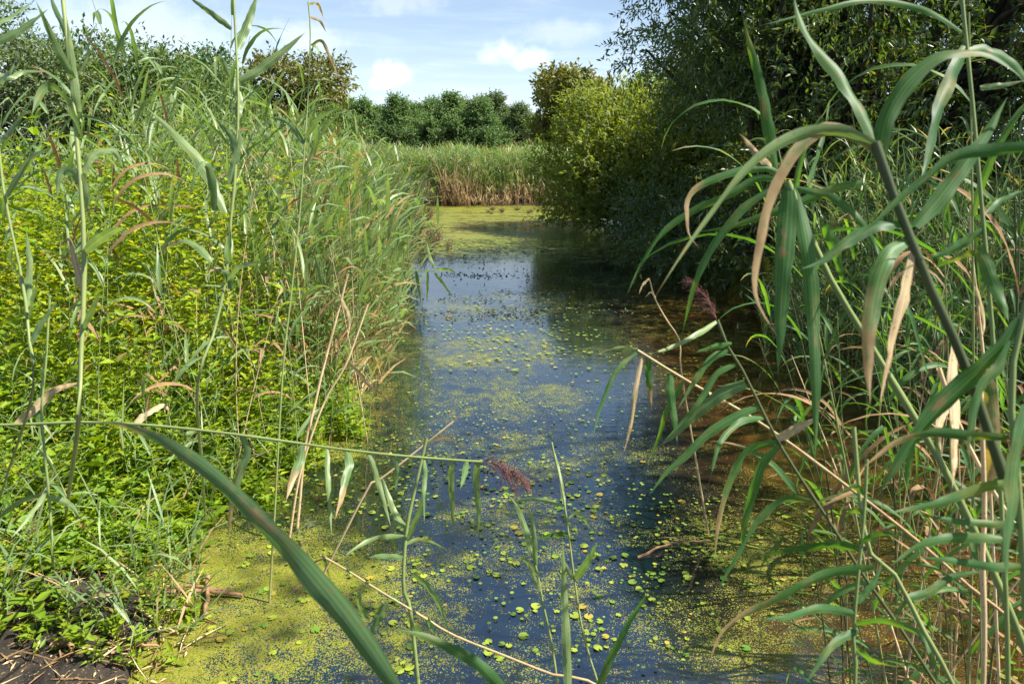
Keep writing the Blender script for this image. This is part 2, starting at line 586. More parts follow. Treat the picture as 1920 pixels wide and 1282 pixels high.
def grid_mesh(name, xs, ys, zf, mat, attrs=None):
    X, Y = np.meshgrid(xs, ys)
    Z = zf(X, Y)
    V = np.stack([X, Y, Z], -1).reshape(-1, 3)
    nx, ny = len(xs), len(ys)
    i = np.arange(ny - 1)[:, None] * nx
    j = np.arange(nx - 1)[None, :]
    Q = np.stack([i + j, i + j + 1, i + nx + j + 1, i + nx + j], -1).reshape(-1, 4)
    return mesh_np(name, V, [Q], mat, attrs(X, Y) if attrs else None)


xs = np.concatenate([[-900, -300, -120, -60, -30, -18], np.linspace(-11, -3.3, 60), np.linspace(-3.27, -.5, 150), np.linspace(-.45, 11, 90), [18, 30, 60, 120, 300, 900]])
ys = np.concatenate([[-60, -20, -8], np.linspace(-3, 1.4, 24), np.linspace(1.44, 3.6, 120), np.linspace(3.65, 9, 70), np.linspace(9.2, 32, 100), [40, 60, 90, 140, 300, 700, 1500]])
tag(obj('ground', grid_mesh('ground', xs, ys, ground_z, M['mud'])), kind='structure')


def cover_attr(X, Y):
    c = np.full_like(X, .06)
    def blob(cx, cy, rx, ry, a):
        return a * np.exp(-(((X - cx) / rx)**2 + ((Y - cy) / ry)**2))
    def sm(v, a, b):
        t = np.clip((v - a) / (b - a), 0, 1)
        return t * t * (3 - 2 * t)
    wob = fbm(X, Y, .9, 3) * .5
    far = sm(Y + wob, 12.6, 14.4) * np.clip(.74 + .22 * fbm(X * .5, Y, 1.6, 17), .35, .97)
    far = far * (1 - .95 * np.exp(-(((Y - 18.6 + .3 * wob) / 1.25)**2)) * sm(X, -1.9, -.7) * (1 - sm(X, 1.6, 2.6)))
    c = np.maximum(c, far)
    c = np.maximum(c, .42 * sm(Y + wob, 11.0, 13.2))
    # left margin mat, widest near the viewer
    dl = X - np.interp(Y, SHY, SHXL)
    c = np.maximum(c, 1.0 * (1 - sm(dl + wob * .3, .0, .5 + .35 * (Y < 3.0))) * (1 - sm(Y, 4.2, 5.5)) * (.62 + .38 * (Y < 3.1)))
    c = np.maximum(c, .42 * (1 - sm(dl + wob * .4, .05, .7)) * (1 - sm(Y, 8.0, 10.0)))
    c = np.maximum(c, blob(-.9, 2.4, .5, .6, .95))
    c = np.maximum(c, blob(-.35, 2.2, .5, .35, .62))
    c = np.maximum(c, blob(-.1, 2.6, .75, .40, .42))
    c = np.maximum(c, blob(.0, 3.1, .8, .3, .40))
    c = np.maximum(c, blob(.15, 3.9, .9, .4, .38))
    c = np.maximum(c, blob(.0, 4.9, .8, .5, .46))
    c = np.maximum(c, blob(-.2, 6.2, .9, .7, .48))
    c = np.maximum(c, blob(-.3, 8.2, 1.2, .9, .30))
    c = np.maximum(c, blob(1.05, 2.8, .55, .38, .62))
    c = np.maximum(c, blob(.7, 2.2, .6, .30, .46))
    c = np.maximum(c, blob(1.6, 2.45, .5, .35, .26))
    c = np.maximum(c, blob(1.9, 6.9, .8, .7, .34))
    c = np.maximum(c, blob(2.2, 8.4, 1.0, .7, .34))
    c = np.maximum(c, blob(2.6, 5.7, .8, .30, .50))
    c = np.maximum(c, blob(1.8, 10.0, 1.2, .9, .26))
    c = np.maximum(c, .10 * np.exp(-(((X - 1.6) / 1.2)**2)) * (Y < 6))
    # open water
    c = c * (1 - blob(.75, 5.2, .35, 1.0, .75)) * (1 - blob(.55, 2.62, .3, .22, .7)) * (1 - blob(-.15, 2.2, .2, .25, .5))
    shallow = sm(X + .25 * wob - .10 * Y + .1, .35, 1.3) * (1 - .6 * sm(Y, 8, 11))
    return {'cover': np.clip(c, 0, 1).ravel(), 'shallow': shallow.ravel()}


ysw = np.concatenate([np.linspace(.6, 6, 200), np.linspace(6.05, 28.2, 200)])
tag(obj('water', grid_mesh('water', np.linspace(-6.4, 6.6, 240), ysw, lambda x, y: x * 0, M['water'], cover_attr)), kind='structure')


# ------------------------------------------------------------------ trees
def limb(soup, a, b, r0, r1, sag=0.1, n=9):
    a, b = np.asarray(a, float), np.asarray(b, float)
    L = np.linalg.norm(b - a)
    m1 = a + (b - a) * .35 + rng.normal(size=3) * L * .06 + np.array([0, 0, L * sag])
    m2 = a + (b - a) * .7 + rng.normal(size=3) * L * .06 + np.array([0, 0, L * sag])
    p = spline([a, m1, m2, b], n)
    tube(soup, p, r0, r1, 7)
    return p


def build_crown(name, lobes, n_twigs, per_twig, leaf, aspect, mat, twig_len, shell=.55, up=.25, dryfrac=.02, outward=.9, droop=0.0, gap=0.0):
    """lobes: (x, y, z, rx, ry, rz). Twigs start in each lobe's outer shell; leaves sit along each twig."""
    s = Soup()
    lobes = np.asarray(lobes, float)
    wgt = (lobes[:, 3] * lobes[:, 4] + lobes[:, 4] * lobes[:, 5] + lobes[:, 3] * lobes[:, 5])
    wgt = wgt / wgt.sum()
    li = rng.choice(len(lobes), n_twigs, p=wgt)
    u = rand_dirs(n_twigs)
    rad = (shell + (1.02 - shell) * rng.random(n_twigs)**.7)[:, None]
    # uneven outline: each direction of a lobe has its own reach
    bump = 1 + .16 * np.sin(u[:, :1] * 5 + li[:, None]) + .14 * np.sin(u[:, 2:] * 6 + li[:, None] * 1.7) + .10 * np.sin(u[:, 1:2] * 9 + li[:, None] * 2.3)
    pos = lobes[li, :3] + u * lobes[li, 3:] * rad * bump
    if gap > 0:
        f = fbm(pos[:, 0] * 1.0 + pos[:, 1] * .6, pos[:, 2] + pos[:, 1] * .5, 2.2 / max(lobes[:, 3].mean(), .2), 11)
        keep = f > -1.3 + gap
        pos, u, li = pos[keep], u[keep], li[keep]
    n = len(pos)
    tdir = norm(u * outward + rand_dirs(n) * .7 + np.array([0, 0, up]))
    tl = twig_len * (.6 + .8 * rng.random(n))
    shade = rng.random(len(lobes))[li] * .45 + rng.random(n) * .25
    fr = (np.arange(per_twig) + .5) / per_twig
    base = pos[:, None, :] + tdir[:, None, :] * (tl[:, None] * fr[None, :])[:, :, None] - np.array([0, 0, 1]) * (droop * tl[:, None] * fr[None, :]**2)[:, :, None]
    N = n * per_twig
    base = base.reshape(-1, 3)
    td = np.repeat(tdir, per_twig, 0)
    ld = norm(td * .75 + rand_dirs(N) * .85 + np.array([0, 0, -.12 - droop]))
    nrm = norm(rand_dirs(N) * .8 + np.array([0, 0, .8]) + np.repeat(u, per_twig, 0) * .5)
    ln = leaf * (.65 + .7 * rng.random(N))
    tint = np.clip(np.repeat(shade, per_twig) + .3 * rng.random(N), 0, 1)
    dry = np.where(rng.random(N) < dryfrac, .9, 0)
    leaf_quads(s, base, ld, nrm, ln, ln * aspect, tint, dry)
    # fine twigs as thin slivers
    k = min(n, 9000)
    idx = rng.choice(n, k, replace=False)
    a = pos[idx]
    b = a + tdir[idx] * tl[idx][:, None]
    sd_ = norm(np.cross(tdir[idx], rand_dirs(k))) * leaf * .035
    V = np.stack([a - sd_, a + sd_, b], 1).reshape(-1, 3)
    s.add(V, None, np.arange(3 * k).reshape(-1, 3), .05, .6, 0)
    return s.mesh(name, mat, smooth=False)


def tree(name, label, loc, lobes, trunk_to, trunk_r, crown_kw, bark='bark', group=None, cat='tree', stems=None):
    r = empty(name, loc)
    tag(r, label, cat, group)
    s = Soup()
    lobes = np.asarray(lobes, float)
    if stems is None:
        top = np.array(trunk_to, float)
        path = spline([(0, 0, -.1), top * [.3, .3, .3] + rng.normal(size=3) * .05, top * .65, top], 12)
        tube(s, path, trunk_r, trunk_r * .35, 9)
        for L in lobes:
            k = int(np.clip((L[2] / max(top[2], .1)) * 8, 2, 10))
            limb(s, path[min(k, 11)], L[:3] + rng.normal(size=3) * .1, trunk_r * .4, trunk_r * .08, .05)
    else:
        for q, L in enumerate(lobes):
            b0 = np.array(stems[q % len(stems)], float)
            limb(s, b0, L[:3], trunk_r * (.6 + .5 * rng.random()), trunk_r * .12, .12, 12)
    obj('trunk', s.mesh('trunk', M[bark]), r)
    obj('crown', build_crown('crown', lobes, **crown_kw), r)
    return r


def scatter_lobes(n, center, radii, lobe, bottom=None, seed=None, flat=.8):
    """lobe centres spread over an ellipsoid's outer part"""
    rr = np.random.default_rng(seed)
    out = []
    tries = 0
    while len(out) < n and tries < 6000:
        tries += 1
        u = rr.normal(size=3)
        u /= np.linalg.norm(u)
        q = np.array(center) + u * np.array(radii) * (.35 + .65 * rr.random()**.5)
        if bottom is not None and q[2] < bottom:
            continue
        sc = lobe * (.65 + .7 * rr.random())
        if all(np.linalg.norm(q - np.array(o[:3])) > .62 * lobe for o in out):
            out.append((*q, sc, sc, sc * flat))
    return out


# the big willow hanging over the dark water: base on the bank, limbs arching over the pond
wl = []
rr = np.random.default_rng(5)
for q in scatter_lobes(88, (2.35, 1.0, 4.0), (4.1, 4.6, 3.9), .95, bottom=.45, seed=21):
    wl.append(q)
# skirt drooping to the water on the pond side
for x, y, z, s_ in ((-2.0, -.4, .75, .75), (-1.5, -1.6, .75, .75), (-.9, -2.6, .8, .75), (-2.3, .8, .8, .8), (-.1, -3.2, .8, .7), (.9, -3.5, .9, .75), (-1.4, -2.2, 1.6, .85), (1.9, -3.6, .9, .8), 
                    (-1.2, -2.9, 3.4, .8), (-.4, -3.3, 2.4, .8), (.7, -3.7, 1.9, .8), (1.8, -4.0, 2.2, .9), (.9, -3.9, 3.4, .9), (2.6, -4.2, 3.4, .9), (2.7, -3.9, 1.0, .9), (3.4, -3.9, 1.7, .9), (3.6, -3.4, .8, .8), (-1.9, -.3, 5.0, .7), (-1.7, .6, 5.8, .7), (-1.9, 1.2, 5.2, .7), (-2.2, .3, 4.4, .7), (-2.6, -1.0, .55, .6), (-2.7, .3, .6, .6), (-2.4, 1.8, .7, .7), (-1.9, -2.0, .5, .6), (-.6, -3.3, .5, .6), (.4, -3.6, .5, .6)):
    wl.append((x, y, z, s_, s_, s_ * .75))
# upper sprays leaning out over the lit bush
wl += [(-2.2, -.9, 3.2, .7, .7, .5), (-2.3, .2, 4.9, .7, .7, .5), (-1.6, -.8, 5.6, .85, .8, .6), (-1.2, -.6, 6.4, .85, .8, .6), (-.8, -1.4, 5.2, .9, .9, .7), (-.6, .2, 5.9, .9, .9, .7), (-1.9, -.6, 3.9, .8, .8, .6), (-1.7, -1.2, 4.8, .8, .8, .6), (-1.9, .3, 3.1, .8, .8, .6), (-2.6, .2, 3.7, .6, .6, .45), (-2.4, .6, 4.5, .7, .7, .5), (-2.1, -.1, 5.3, .7, .7, .5), (-1.9, .8, 6.0, .7, .7, .5), (-2.8, .9, 3.3, .5, .5, .4), (-1.6, .2, 4.4, .8, .8, .6), (-1.3, .5, 5.4, .8, .8, .6), (-1.2, .9, 6.4, .8, .8, .6)]
tree('willow_tree', 'big dark green willow arching over the brown shaded water', (4.9, 10.6, .1), wl, None, .13,
     dict(n_twigs=28000, per_twig=12, leaf=.085, aspect=.34, mat=M['willow'], twig_len=.42, shell=.40, up=.15, dryfrac=.012, droop=.25, gap=.10),
     stems=[(0, 0, -.1), (.5, .4, -.1), (-.4, .5, -.1), (.8, -.5, -.1), (.2, 1.1, -.1)], cat='tree')

# second willow, mostly beyond the picture edge, added to shade the near reeds
wl = scatter_lobes(34, (.3, -.2, 3.3), (2.3, 3.0, 2.0), .75, bottom=1.3, seed=61)
wl += [(-3.1, -2.3, 4.4, .5, .55, .4), (-2.7, -1.8, 4.7, .55, .5, .4), (-3.4, -1.7, 4.9, .4, .4, .3), (-2.2, -1.2, 4.3, .55, .5, .4)]  # unseen overhead sprays, added to dapple the duckweed with shade
tree('willow_tree', 'dark willow added for shade at the picture edge, its twigs above the thin reeds', (6.3, 4.6, .2), wl, None, .09,
     dict(n_twigs=4300, per_twig=11, leaf=.085, aspect=.34, mat=M['willow'], twig_len=.40, shell=.4, up=.15, dryfrac=.01, droop=.25, gap=.45),
     stems=[(0, 0, -.1), (.4, .3, -.1), (-.2, .6, -.1)], cat='tree')

# the sunlit bush beyond it
bl = scatter_lobes(54, (.3, .2, 1.8), (3.0, 2.4, 1.55), .7, bottom=.35, seed=8)
bl += [(-2.3, -1.0, .45, .55, .6, .4), (-1.6, -1.7, .5, .6, .6, .42), (-2.5, .2, .6, .6, .6, .5), (-.8, -2.2, .5, .6, .5, .42), (.2, -2.4, .6, .6, .5, .5), (-2.0, -.9, 1.3, .6, .6, .5), (-.8, -1.9, 1.5, .6, .6, .5), (1.0, -2.4, .6, .6, .5, .5),
       (.9, -.3, 3.5, .8, .8, .65), (1.6, -.2, 4.0, .85, .8, .7), (2.3, -.3, 4.4, .85, .8, .7), (2.8, .2, 5.0, .8, .8, .7), (2.2, -1.0, 3.4, .85, .8, .7), (2.9, -1.0, 4.1, .8, .8, .7), (3.2, -.8, 3.0, .8, .8, .7)]
tree('willow_bush', 'sunlit yellow-green willow bush spreading low over the duckweed', (3.9, 17.6, .1), bl, None, .07,
     dict(n_twigs=13500, per_twig=9, leaf=.115, aspect=.40, mat=M['bush'], twig_len=.45, shell=.35, up=.45, dryfrac=.012, gap=.15),
     stems=[(0, 0, -.1), (.3, .3, -.1), (-.4, .2, -.1), (.2, -.4, -.1)], cat='bush')
bl = scatter_lobes(34, (0, .2, 2.7), (2.3, 2.2, 2.2), .8, bottom=.5, seed=13)
tree('willow_bush', 'taller olive green willow bush between the sunlit bush and the big dark willow', (8.0, 22.5, .1), bl, None, .08,
     dict(n_twigs=7600, per_twig=9, leaf=.11, aspect=.38, mat=M['bush'], twig_len=.45, shell=.4, up=.4, dryfrac=.02, gap=.2),
     stems=[(0, 0, -.1), (.3, .3, -.1), (-.4, .2, -.1)], cat='bush')
tree('broadleaf_tree', 'olive brown rounded tree rising behind the sunlit willow bush', (4.0, 42, .2), scatter_lobes(22, (0, 0, 4.0), (2.6, 2.6, 2.4), 1.0, bottom=1.2, seed=3), (0, 0, 5), .18,
     dict(n_twigs=2600, per_twig=7, leaf=.26, aspect=.6, mat=M['tree_olive'], twig_len=.6, shell=.35, gap=.2))
tree('broadleaf_tree', 'bright yellow-green small tree just before the distant row', (2.6, 44, .2), scatter_lobes(12, (0, 0, 2.2), (1.6, 1.6, 1.4), .7, bottom=.6, seed=4), (0, 0, 3), .1,
     dict(n_twigs=1300, per_twig=7, leaf=.24, aspect=.6, mat=M['bush'], twig_len=.5, shell=.3))
tree('broadleaf_tree', 'rounded olive tree behind the willow, crown partly hidden by it', (9.5, 44, .2), scatter_lobes(18, (0, 0, 3.6), (3.2, 2.4, 2.4), 1.1, bottom=1.0, seed=6), (0, 0, 4.5), .18,
     dict(n_twigs=2000, per_twig=7, leaf=.26, aspect=.6, mat=M['tree_mid'], twig_len=.6, shell=.35))

# trees beyond the reeds on the west bank
tree('broadleaf_tree', 'tall grey-green leafy tree behind the reeds, at the picture edge', (-19.5, 24.5, .2), scatter_lobes(40, (0, 0, 3.6), (5.0, 4, 3.3), 1.15, bottom=.8, seed=31), (0, 0, 5), .22,
     dict(n_twigs=6000, per_twig=8, leaf=.17, aspect=.42, mat=M['tree_grey'], twig_len=.6, shell=.4, up=.5, gap=.15))
tree('broadleaf_tree', 'mid green bushy tree beside the tall grey-green one', (-14.6, 27.5, .2), scatter_lobes(30, (0, 0, 3.0), (3.6, 3, 2.7), 1.0, bottom=.6, seed=32), (0, 0, 4), .18,
     dict(n_twigs=4200, per_twig=8, leaf=.18, aspect=.45, mat=M['tree_mid'], twig_len=.6, shell=.4, up=.5, gap=.15))
tree('broadleaf_tree', 'broad dark green tree seen through the reed tops', (-22, 50, .2), scatter_lobes(36, (0, 0, 4.4), (5.0, 4, 4.2), 1.4, bottom=1.0, seed=33), (0, 0, 6), .3,
     dict(n_twigs=4800, per_twig=7, leaf=.27, aspect=.6, mat=M['tree_dark'], twig_len=.7, shell=.4, gap=.15))
tree('broadleaf_tree', 'olive green round tree showing above the reed stand', (-16.0, 52, .2), scatter_lobes(26, (0, 0, 4.6), (4.0, 3.6, 3.6), 1.2, bottom=1.2, seed=34), (0, 0, 6), .25,
     dict(n_twigs=3600, per_twig=7, leaf=.27, aspect=.6, mat=M['tree_olive'], twig_len=.7, shell=.4, gap=.15))
tree('broadleaf_tree', 'small olive tree where the reed stand meets the distant row', (-12.2, 50, .2), scatter_lobes(16, (0, 0, 2.6), (2.0, 2.4, 2.3), .95, bottom=.8, seed=35), (0, 0, 4), .2,
     dict(n_twigs=2000, per_twig=7, leaf=.25, aspect=.6, mat=M['tree_mid'], twig_len=.6, shell=.4))

# distant row: three kinds built once, copied along the row
def far_proto(seed, label, mat, bark, w_, h_, first):
    rr = np.random.default_rng(seed)
    lb = []
    for i in range(150):
        u = rr.random()
        z = h_ * (.12 + .86 * u)
        rad = 1.42 * w_ * (math.sin(math.pi * (.12 + .86 * u)**.85)**.7) * (.85 + .2 * math.sin(u * 9 + seed) + .3 * rr.random())
        a = rr.random() * 6.28
        k = rr.random()**.5
        sc = h_ * .062 * (.6 + .7 * rr.random()) * (1.15 - .55 * u)
        lb.append((rad * k * math.cos(a), rad * k * math.sin(a), z, sc, sc, sc * .8))
    return tree('distant_tree', label, (0, 90, .3), lb, (0, 0, h_ * .88), .17,
                dict(n_twigs=5600, per_twig=9, leaf=.19, aspect=.7, mat=M[mat], twig_len=.75, shell=.1, gap=.3, up=.5), bark=bark, group='trees of the distant row')
protos = [far_proto(41, '', 'tree_dark', 'bark', 2.1, 9.3, 0), far_proto(42, '', 'tree_dark', 'bark', 1.7, 9.6, 0), far_proto(43, '', 'tree_grey', 'birch', 1.5, 9.6, 0)]
ords = 'first second third fourth fifth sixth seventh eighth ninth tenth eleventh twelfth thirteenth fourteenth fifteenth'.split()
row = [(620, 0, 1.0), (648, 1, .98), (676, 0, 1.06), (705, 1, .97), (732, 0, .93), (762, 1, 1.0), (792, 0, .96), (824, 1, 1.04), (852, 0, 1.08), (880, 2, 1.0), (906, 1, .98), (928, 2, 1.07), (950, 0, .92), (974, 2, .90), (1000, 0, .80)]
used = set()
for i, (px, k, sc) in enumerate(row):
    o = protos[k] if k not in used else copy_tree(protos[k])
    used.add(k)
    dd = 90 + (i * 7 % 5) * 2.2
    o.location = ((px - 960) / FPX * dd / .966 * 1.0, dd, .3)
    o.rotation_euler = (0, 0, i * 2.1)
    o.scale = (sc * 1.12, sc * 1.12, sc * .93)
    nm = ('slender birch with a pale loose crown' if k == 2 else ('narrow dark green tree' if k == 1 else 'full dark green tree'))
    o['label'] = f'{nm}, {ords[i]} from the left in the distant row'
# low ochre scrub at the foot of the row
sb = tree('scrub_bush', '', (0, 60, .2), scatter_lobes(9, (0, 0, 1.0), (1.9, 1.0, .75), .6, bottom=.2, seed=51), None, .04,
          dict(n_twigs=900, per_twig=6, leaf=.2, aspect=.55, mat=M['ochre'], twig_len=.4, shell=.3), stems=[(0, 0, 0)], cat='bush', group='ochre scrub bushes under the distant row')
for i, (px, sc, lab) in enumerate([(745, 1.0, 'ochre scrub bush at the west end below the distant row'), (800, .8, 'low ochre scrub bush below the full dark trees'), (852, 1.1, 'broad ochre scrub bush in the middle below the distant row'),
                                   (905, 1.0, 'ochre scrub bush below the slender birches'), (960, 1.15, 'ochre scrub bush at the east end below the distant row')]):
    o = sb if i == 0 else copy_tree(sb)
    o.location = ((px - 960) / FPX * 62, 60 + (i % 2) * 3, .2)
    o.rotation_euler = (0, 0, i * 1.3)
    o.scale = (sc, sc, sc)
    o['label'] = lab


# ------------------------------------------------------------------ reeds: vectorised beds (stuff)
def reed_bed(soup, bases, heights, leaf_len, leaf_w, n_leaf, stem_r, leaf_from=.35, dry_low=.6, tint_shift=0.0, lean=.07, wind=(0.25, -.1)):
    n = len(bases)
    ld = np.stack([rng.normal(size=n) * lean + wind[0] * .12, rng.normal(size=n) * lean, np.ones(n)], 1)
    curve = rng.normal(size=(n, 2)) * .06
    def along(f):
        p = bases + ld * (heights * f)[:, None]
        p[:, :2] += curve * (heights * f**2)[:, None]
        return p
    # stems
    rows = [0, .33, .66, 1.0]
    ang = np.array([0, 2.1, 4.2])
    ring = np.stack([np.cos(ang), np.sin(ang), ang * 0], 1)
    V = np.stack([along(np.full(n, f))[:, None, :] + ring[None] * stem_r * (1 - .7 * f) for f in rows], 1).reshape(-1, 3)
    q = []
    for i in range(3):
        for j in range(3):
            k = (j + 1) % 3
            q.append([i * 3 + j, i * 3 + k, i * 3 + 3 + k, i * 3 + 3 + j])
    Q = (np.arange(n)[:, None, None] * 12 + np.array(q)[None]).reshape(-1, 4)
    dr = np.tile(np.repeat([dry_low + .3, dry_low, .15, 0], 3), n)
    soup.add(V, Q, None, np.repeat(rng.random(n), 12), dr, 0)
    # leaves
    for li in range(n_leaf):
        f = leaf_from + (1 - leaf_from) * (li + rng.random(n)) / n_leaf
        f = np.clip(f, 0, .99)
        b = along(f)
        az = rng.random(n) * 6.283
        h = norm(np.stack([np.cos(az) + wind[0], np.sin(az) + wind[1], az * 0], 1))
        L = leaf_len * (.55 + .75 * rng.random(n)) * (1 - .25 * f)
        th0 = .35 + .5 * rng.random(n)
        dth = .2 + 1.5 * rng.random(n)**1.5
        p = b.copy()
        pts = [p]
        ts = [0, .3, .65, 1]
        for a, c in zip(ts[:-1], ts[1:]):
            th = th0 + dth * (a + c) / 2
            p = p + (h * np.sin(th)[:, None] + np.array([0, 0, 1]) * np.cos(th)[:, None]) * (L * (c - a))[:, None]
            pts.append(p)
        sdv = norm(np.cross(h, np.array([0, 0, 1.0])) + rng.normal(size=(n, 3)) * .35)
        W = leaf_w * (.7 + .6 * rng.random(n))
        ws = [.5, 1, .75, .04]
        V = np.stack([pp + s_ * sdv * (W * ww * .5)[:, None] for pp, ww in zip(pts, ws) for s_ in (-1, 1)], 1).reshape(-1, 3)
        q = np.array([[0, 1, 3, 2], [2, 3, 5, 4], [4, 5, 7, 6]])
        Q = (np.arange(n)[:, None, None] * 8 + q[None]).reshape(-1, 4)
        isdry = (rng.random(n) < (.10 + .55 * np.clip(dry_low - f * 1.2, 0, 1)))
        tint = np.repeat(np.clip(rng.random(n) + tint_shift, 0, 1), 8)
        soup.add(V, Q, None, tint, np.repeat(np.where(isdry, .95, .0), 8) + np.tile([0, 0, 0, 0, .08, .08, .3, .3], n) * np.repeat(rng.random(n) < .4, 8), np.tile([-1, 1], 4 * n))


# far reed bed closing the pond
n = 3400
x = rng.uniform(-10.5, 3.6, n)
y = 27.3 + 5.0 * rng.random(n)**1.3 + .35 * np.sin(x * 1.3)
s = Soup()
reed_bed(s, np.stack([x, y, x * 0 + .02], 1), 1.85 + .35 * rng.random(n) + .10 * np.sin(x * 2.1), .55, .030, 9, .008, leaf_from=.22, dry_low=.6, tint_shift=.28)
# dry stems standing along its foot
n = 750
x = np.where(rng.random(n) < .78, rng.uniform(-5.5, -1.6, n), rng.uniform(-1.6, 2.6, n))
y = 26.5 + 1.1 * rng.random(n) + .35 * np.sin(x * 1.3)
s2 = Soup()
reed_bed(s2, np.stack([x, y, x * 0], 1), .25 + (1.15 + .5 * np.sin(x * 2.3) + .3 * np.sin(x * 7.1)) * rng.random(n)**1.5, .40, .02, 3, .008, leaf_from=.1, dry_low=1.0, lean=.25)
o = obj('reed_bed', s.mesh('reed_bed', M['reed']))
tag(o, 'pale green reed bed closing the far end of the pond', 'reed bed', kind='stuff')
o = obj('dry_reed_fringe', s2.mesh('dry_reed_fringe', M['dry']))
tag(o, 'tan dead reed stems fringing the foot of the far reed bed', 'dead reeds', kind='stuff')


# ------------------------------------------------------------------ single reeds
def make_reed(name, height, n_leaf, leaf_len, leaf_w, seed, mat='reed', stem_mat='reed_stem', leaf_from=.3, dry=0.0, r=.0042, wind=.35, stiff=.5, deadleaf=.12):
    """a reed: jointed stem and single leaves, built round its own base"""
    g = np.random.default_rng(seed)
    root = empty(name)
    bend = g.normal(size=2) * .09 + np.array([.10 * wind, 0])
    f = np.linspace(0, 1, 14)
    path = np.stack([bend[0] * height * f**2, bend[1] * height * f**2, height * f], 1)
    s = Soup()
    tube(s, path, r, r * .3, 6, g.random(), (dry + .55, dry), nodes=9)
    obj('stem', s.mesh('stem', M[stem_mat]), root)
    az = g.random() * 6.28
    for i in range(n_leaf):
        ff = leaf_from + (.99 - leaf_from) * (i + .3 * g.random()) / n_leaf
        b = np.array([np.interp(ff, f, path[:, k]) for k in range(3)])
        az += math.pi + g.normal() * .5
        h = norm(np.array([math.cos(az) + wind, math.sin(az) * .9, 0]))
        L = leaf_len * (.7 + .5 * g.random()) * (1.05 - .35 * abs(ff - .6))
        th, p = .25 + .35 * g.random() + .2 * (1 - ff), b.copy()
        dth = (1 - stiff) * (.6 + 1.8 * g.random()) * 1.5
        kink = g.random() < .18
        pts = [p.copy()]
        for k in range(8):
            t_ = (k + .5) / 8
            a = th + dth * t_**1.3 + (1.4 if kink and t_ > .45 else 0)
            a = min(a, 3.0)
            p = p + (h * math.sin(a) + np.array([0, 0, math.cos(a)])) * L / 8
            pts.append(p.copy())
        s = Soup()
        dead = g.random() < deadleaf * (1.8 - ff)
        side = np.cross(h, [0, 0, 1.0]) + g.normal(size=3) * .3
        blade(s, spline(pts, 11), leaf_w * (.75 + .5 * g.random()), side, .3, g.random(), (.9, 1.0) if dead else ((dry, dry + .75 * g.random()) if g.random() < .55 else (dry, dry)), twist=g.normal() * .8)
        obj('leaf', s.mesh('leaf', M['dry'] if dead else M[mat]), root)
    return root


def place(proto, first, loc, rz, sc, tilt=(0, 0), **kw):
    o = proto if first else copy_tree(proto)
    o.location = loc
    o.rotation_euler = (tilt[0], tilt[1], rz)
    o.scale = (sc, sc, sc)
    tag(o, **kw)
    return o


left_protos = [make_reed('reed', 2.45 + .06 * (k % 3), 10, .45, .025, 100 + k, stiff=.35 + .06 * (k % 5), wind=.5) for k in range(8)]
fine_protos = [make_reed('reed', 1.9 + .1 * (k % 3), 11, .36, .019, 200 + k, mat='reed', stiff=.3 + .08 * (k % 4), r=.0035, wind=-.3, leaf_from=.2) for k in range(5)]
dry_protos = [make_reed('dead_reed', 1.5 + .25 * (k % 3), 3, .3, .014, 300 + k, mat='dry', stem_mat='dry', deadleaf=1, stiff=.1, r=.0045, leaf_from=.45) for k in range(4)]
short_protos = [make_reed('reed', .75 + .15 * (k % 3), 6, .32, .017, 400 + k, stiff=.45, r=.0035, leaf_from=.15) for k in range(4)]

lab_left = 'tall grey-green reed in the dense sunlit stand behind the yellow-green weeds'
grp_left = 'tall reeds of the sunlit stand'
used = set()
g = np.random.default_rng(77)
cnt = 0
while cnt < 136:
    y = (2.8 if cnt % 9 == 0 else 3.6) + 6.0 * g.random()**1.35
    x = shore_left(y) - .05 - (2.6 + .22 * y) * g.random()**1.2
    k = int(g.integers(8))
    pxl = 960 + x / (y * .966 + .0) * FPX
    if pxl < -150:
        continue
    sc = .86 + .2 * g.random()
    if pxl < 260:
        sc *= .76
    elif y > 4.6:
        sc *= .93
    if x > shore_left(y) - .5:
        sc *= .80
    place(left_protos[k], k not in used, (x, y, float(ground_z(x, y)) - .02), g.random() * 1.6 - .8, sc, (g.normal() * .05, g.normal() * .05 + .05), label=lab_left, cat='reed', group=grp_left)
    used.add(k)
    cnt += 1

used = set()
lab_dry = 'bare tan dead reed stem standing among the green reeds at the sunlit bank'
for i in range(40):
    y = 3.3 + 4.0 * g.random()
    x = shore_left(y) + .40 - .9 * g.random()
    k = i % 4
    place(dry_protos[k], k not in used, (x, y, -.05), g.random() * 6.28, .65 + .4 * g.random(), (g.normal() * .13, .10 + g.normal() * .12), label=lab_dry, cat='dead reed', group='tan dead reed stems at the sunlit bank')
    used.add(k)

used = set()
lab_fine = 'thin narrow-leaved reed in the shaded stand under the big willow'
for i in range(50):
    y = 4.3 + 2.6 * g.random()
    x = 2.25 + .5 * abs(5.8 - y) + 2.0 * g.random()
    k = i % 5
    place(fine_protos[k], k not in used, (x, y, -.1), g.random() * 6.28, .8 + .28 * g.random(), (g.normal() * .07, g.normal() * .07), label=lab_fine, cat='reed', group='thin reeds of the shaded stand')
    used.add(k)

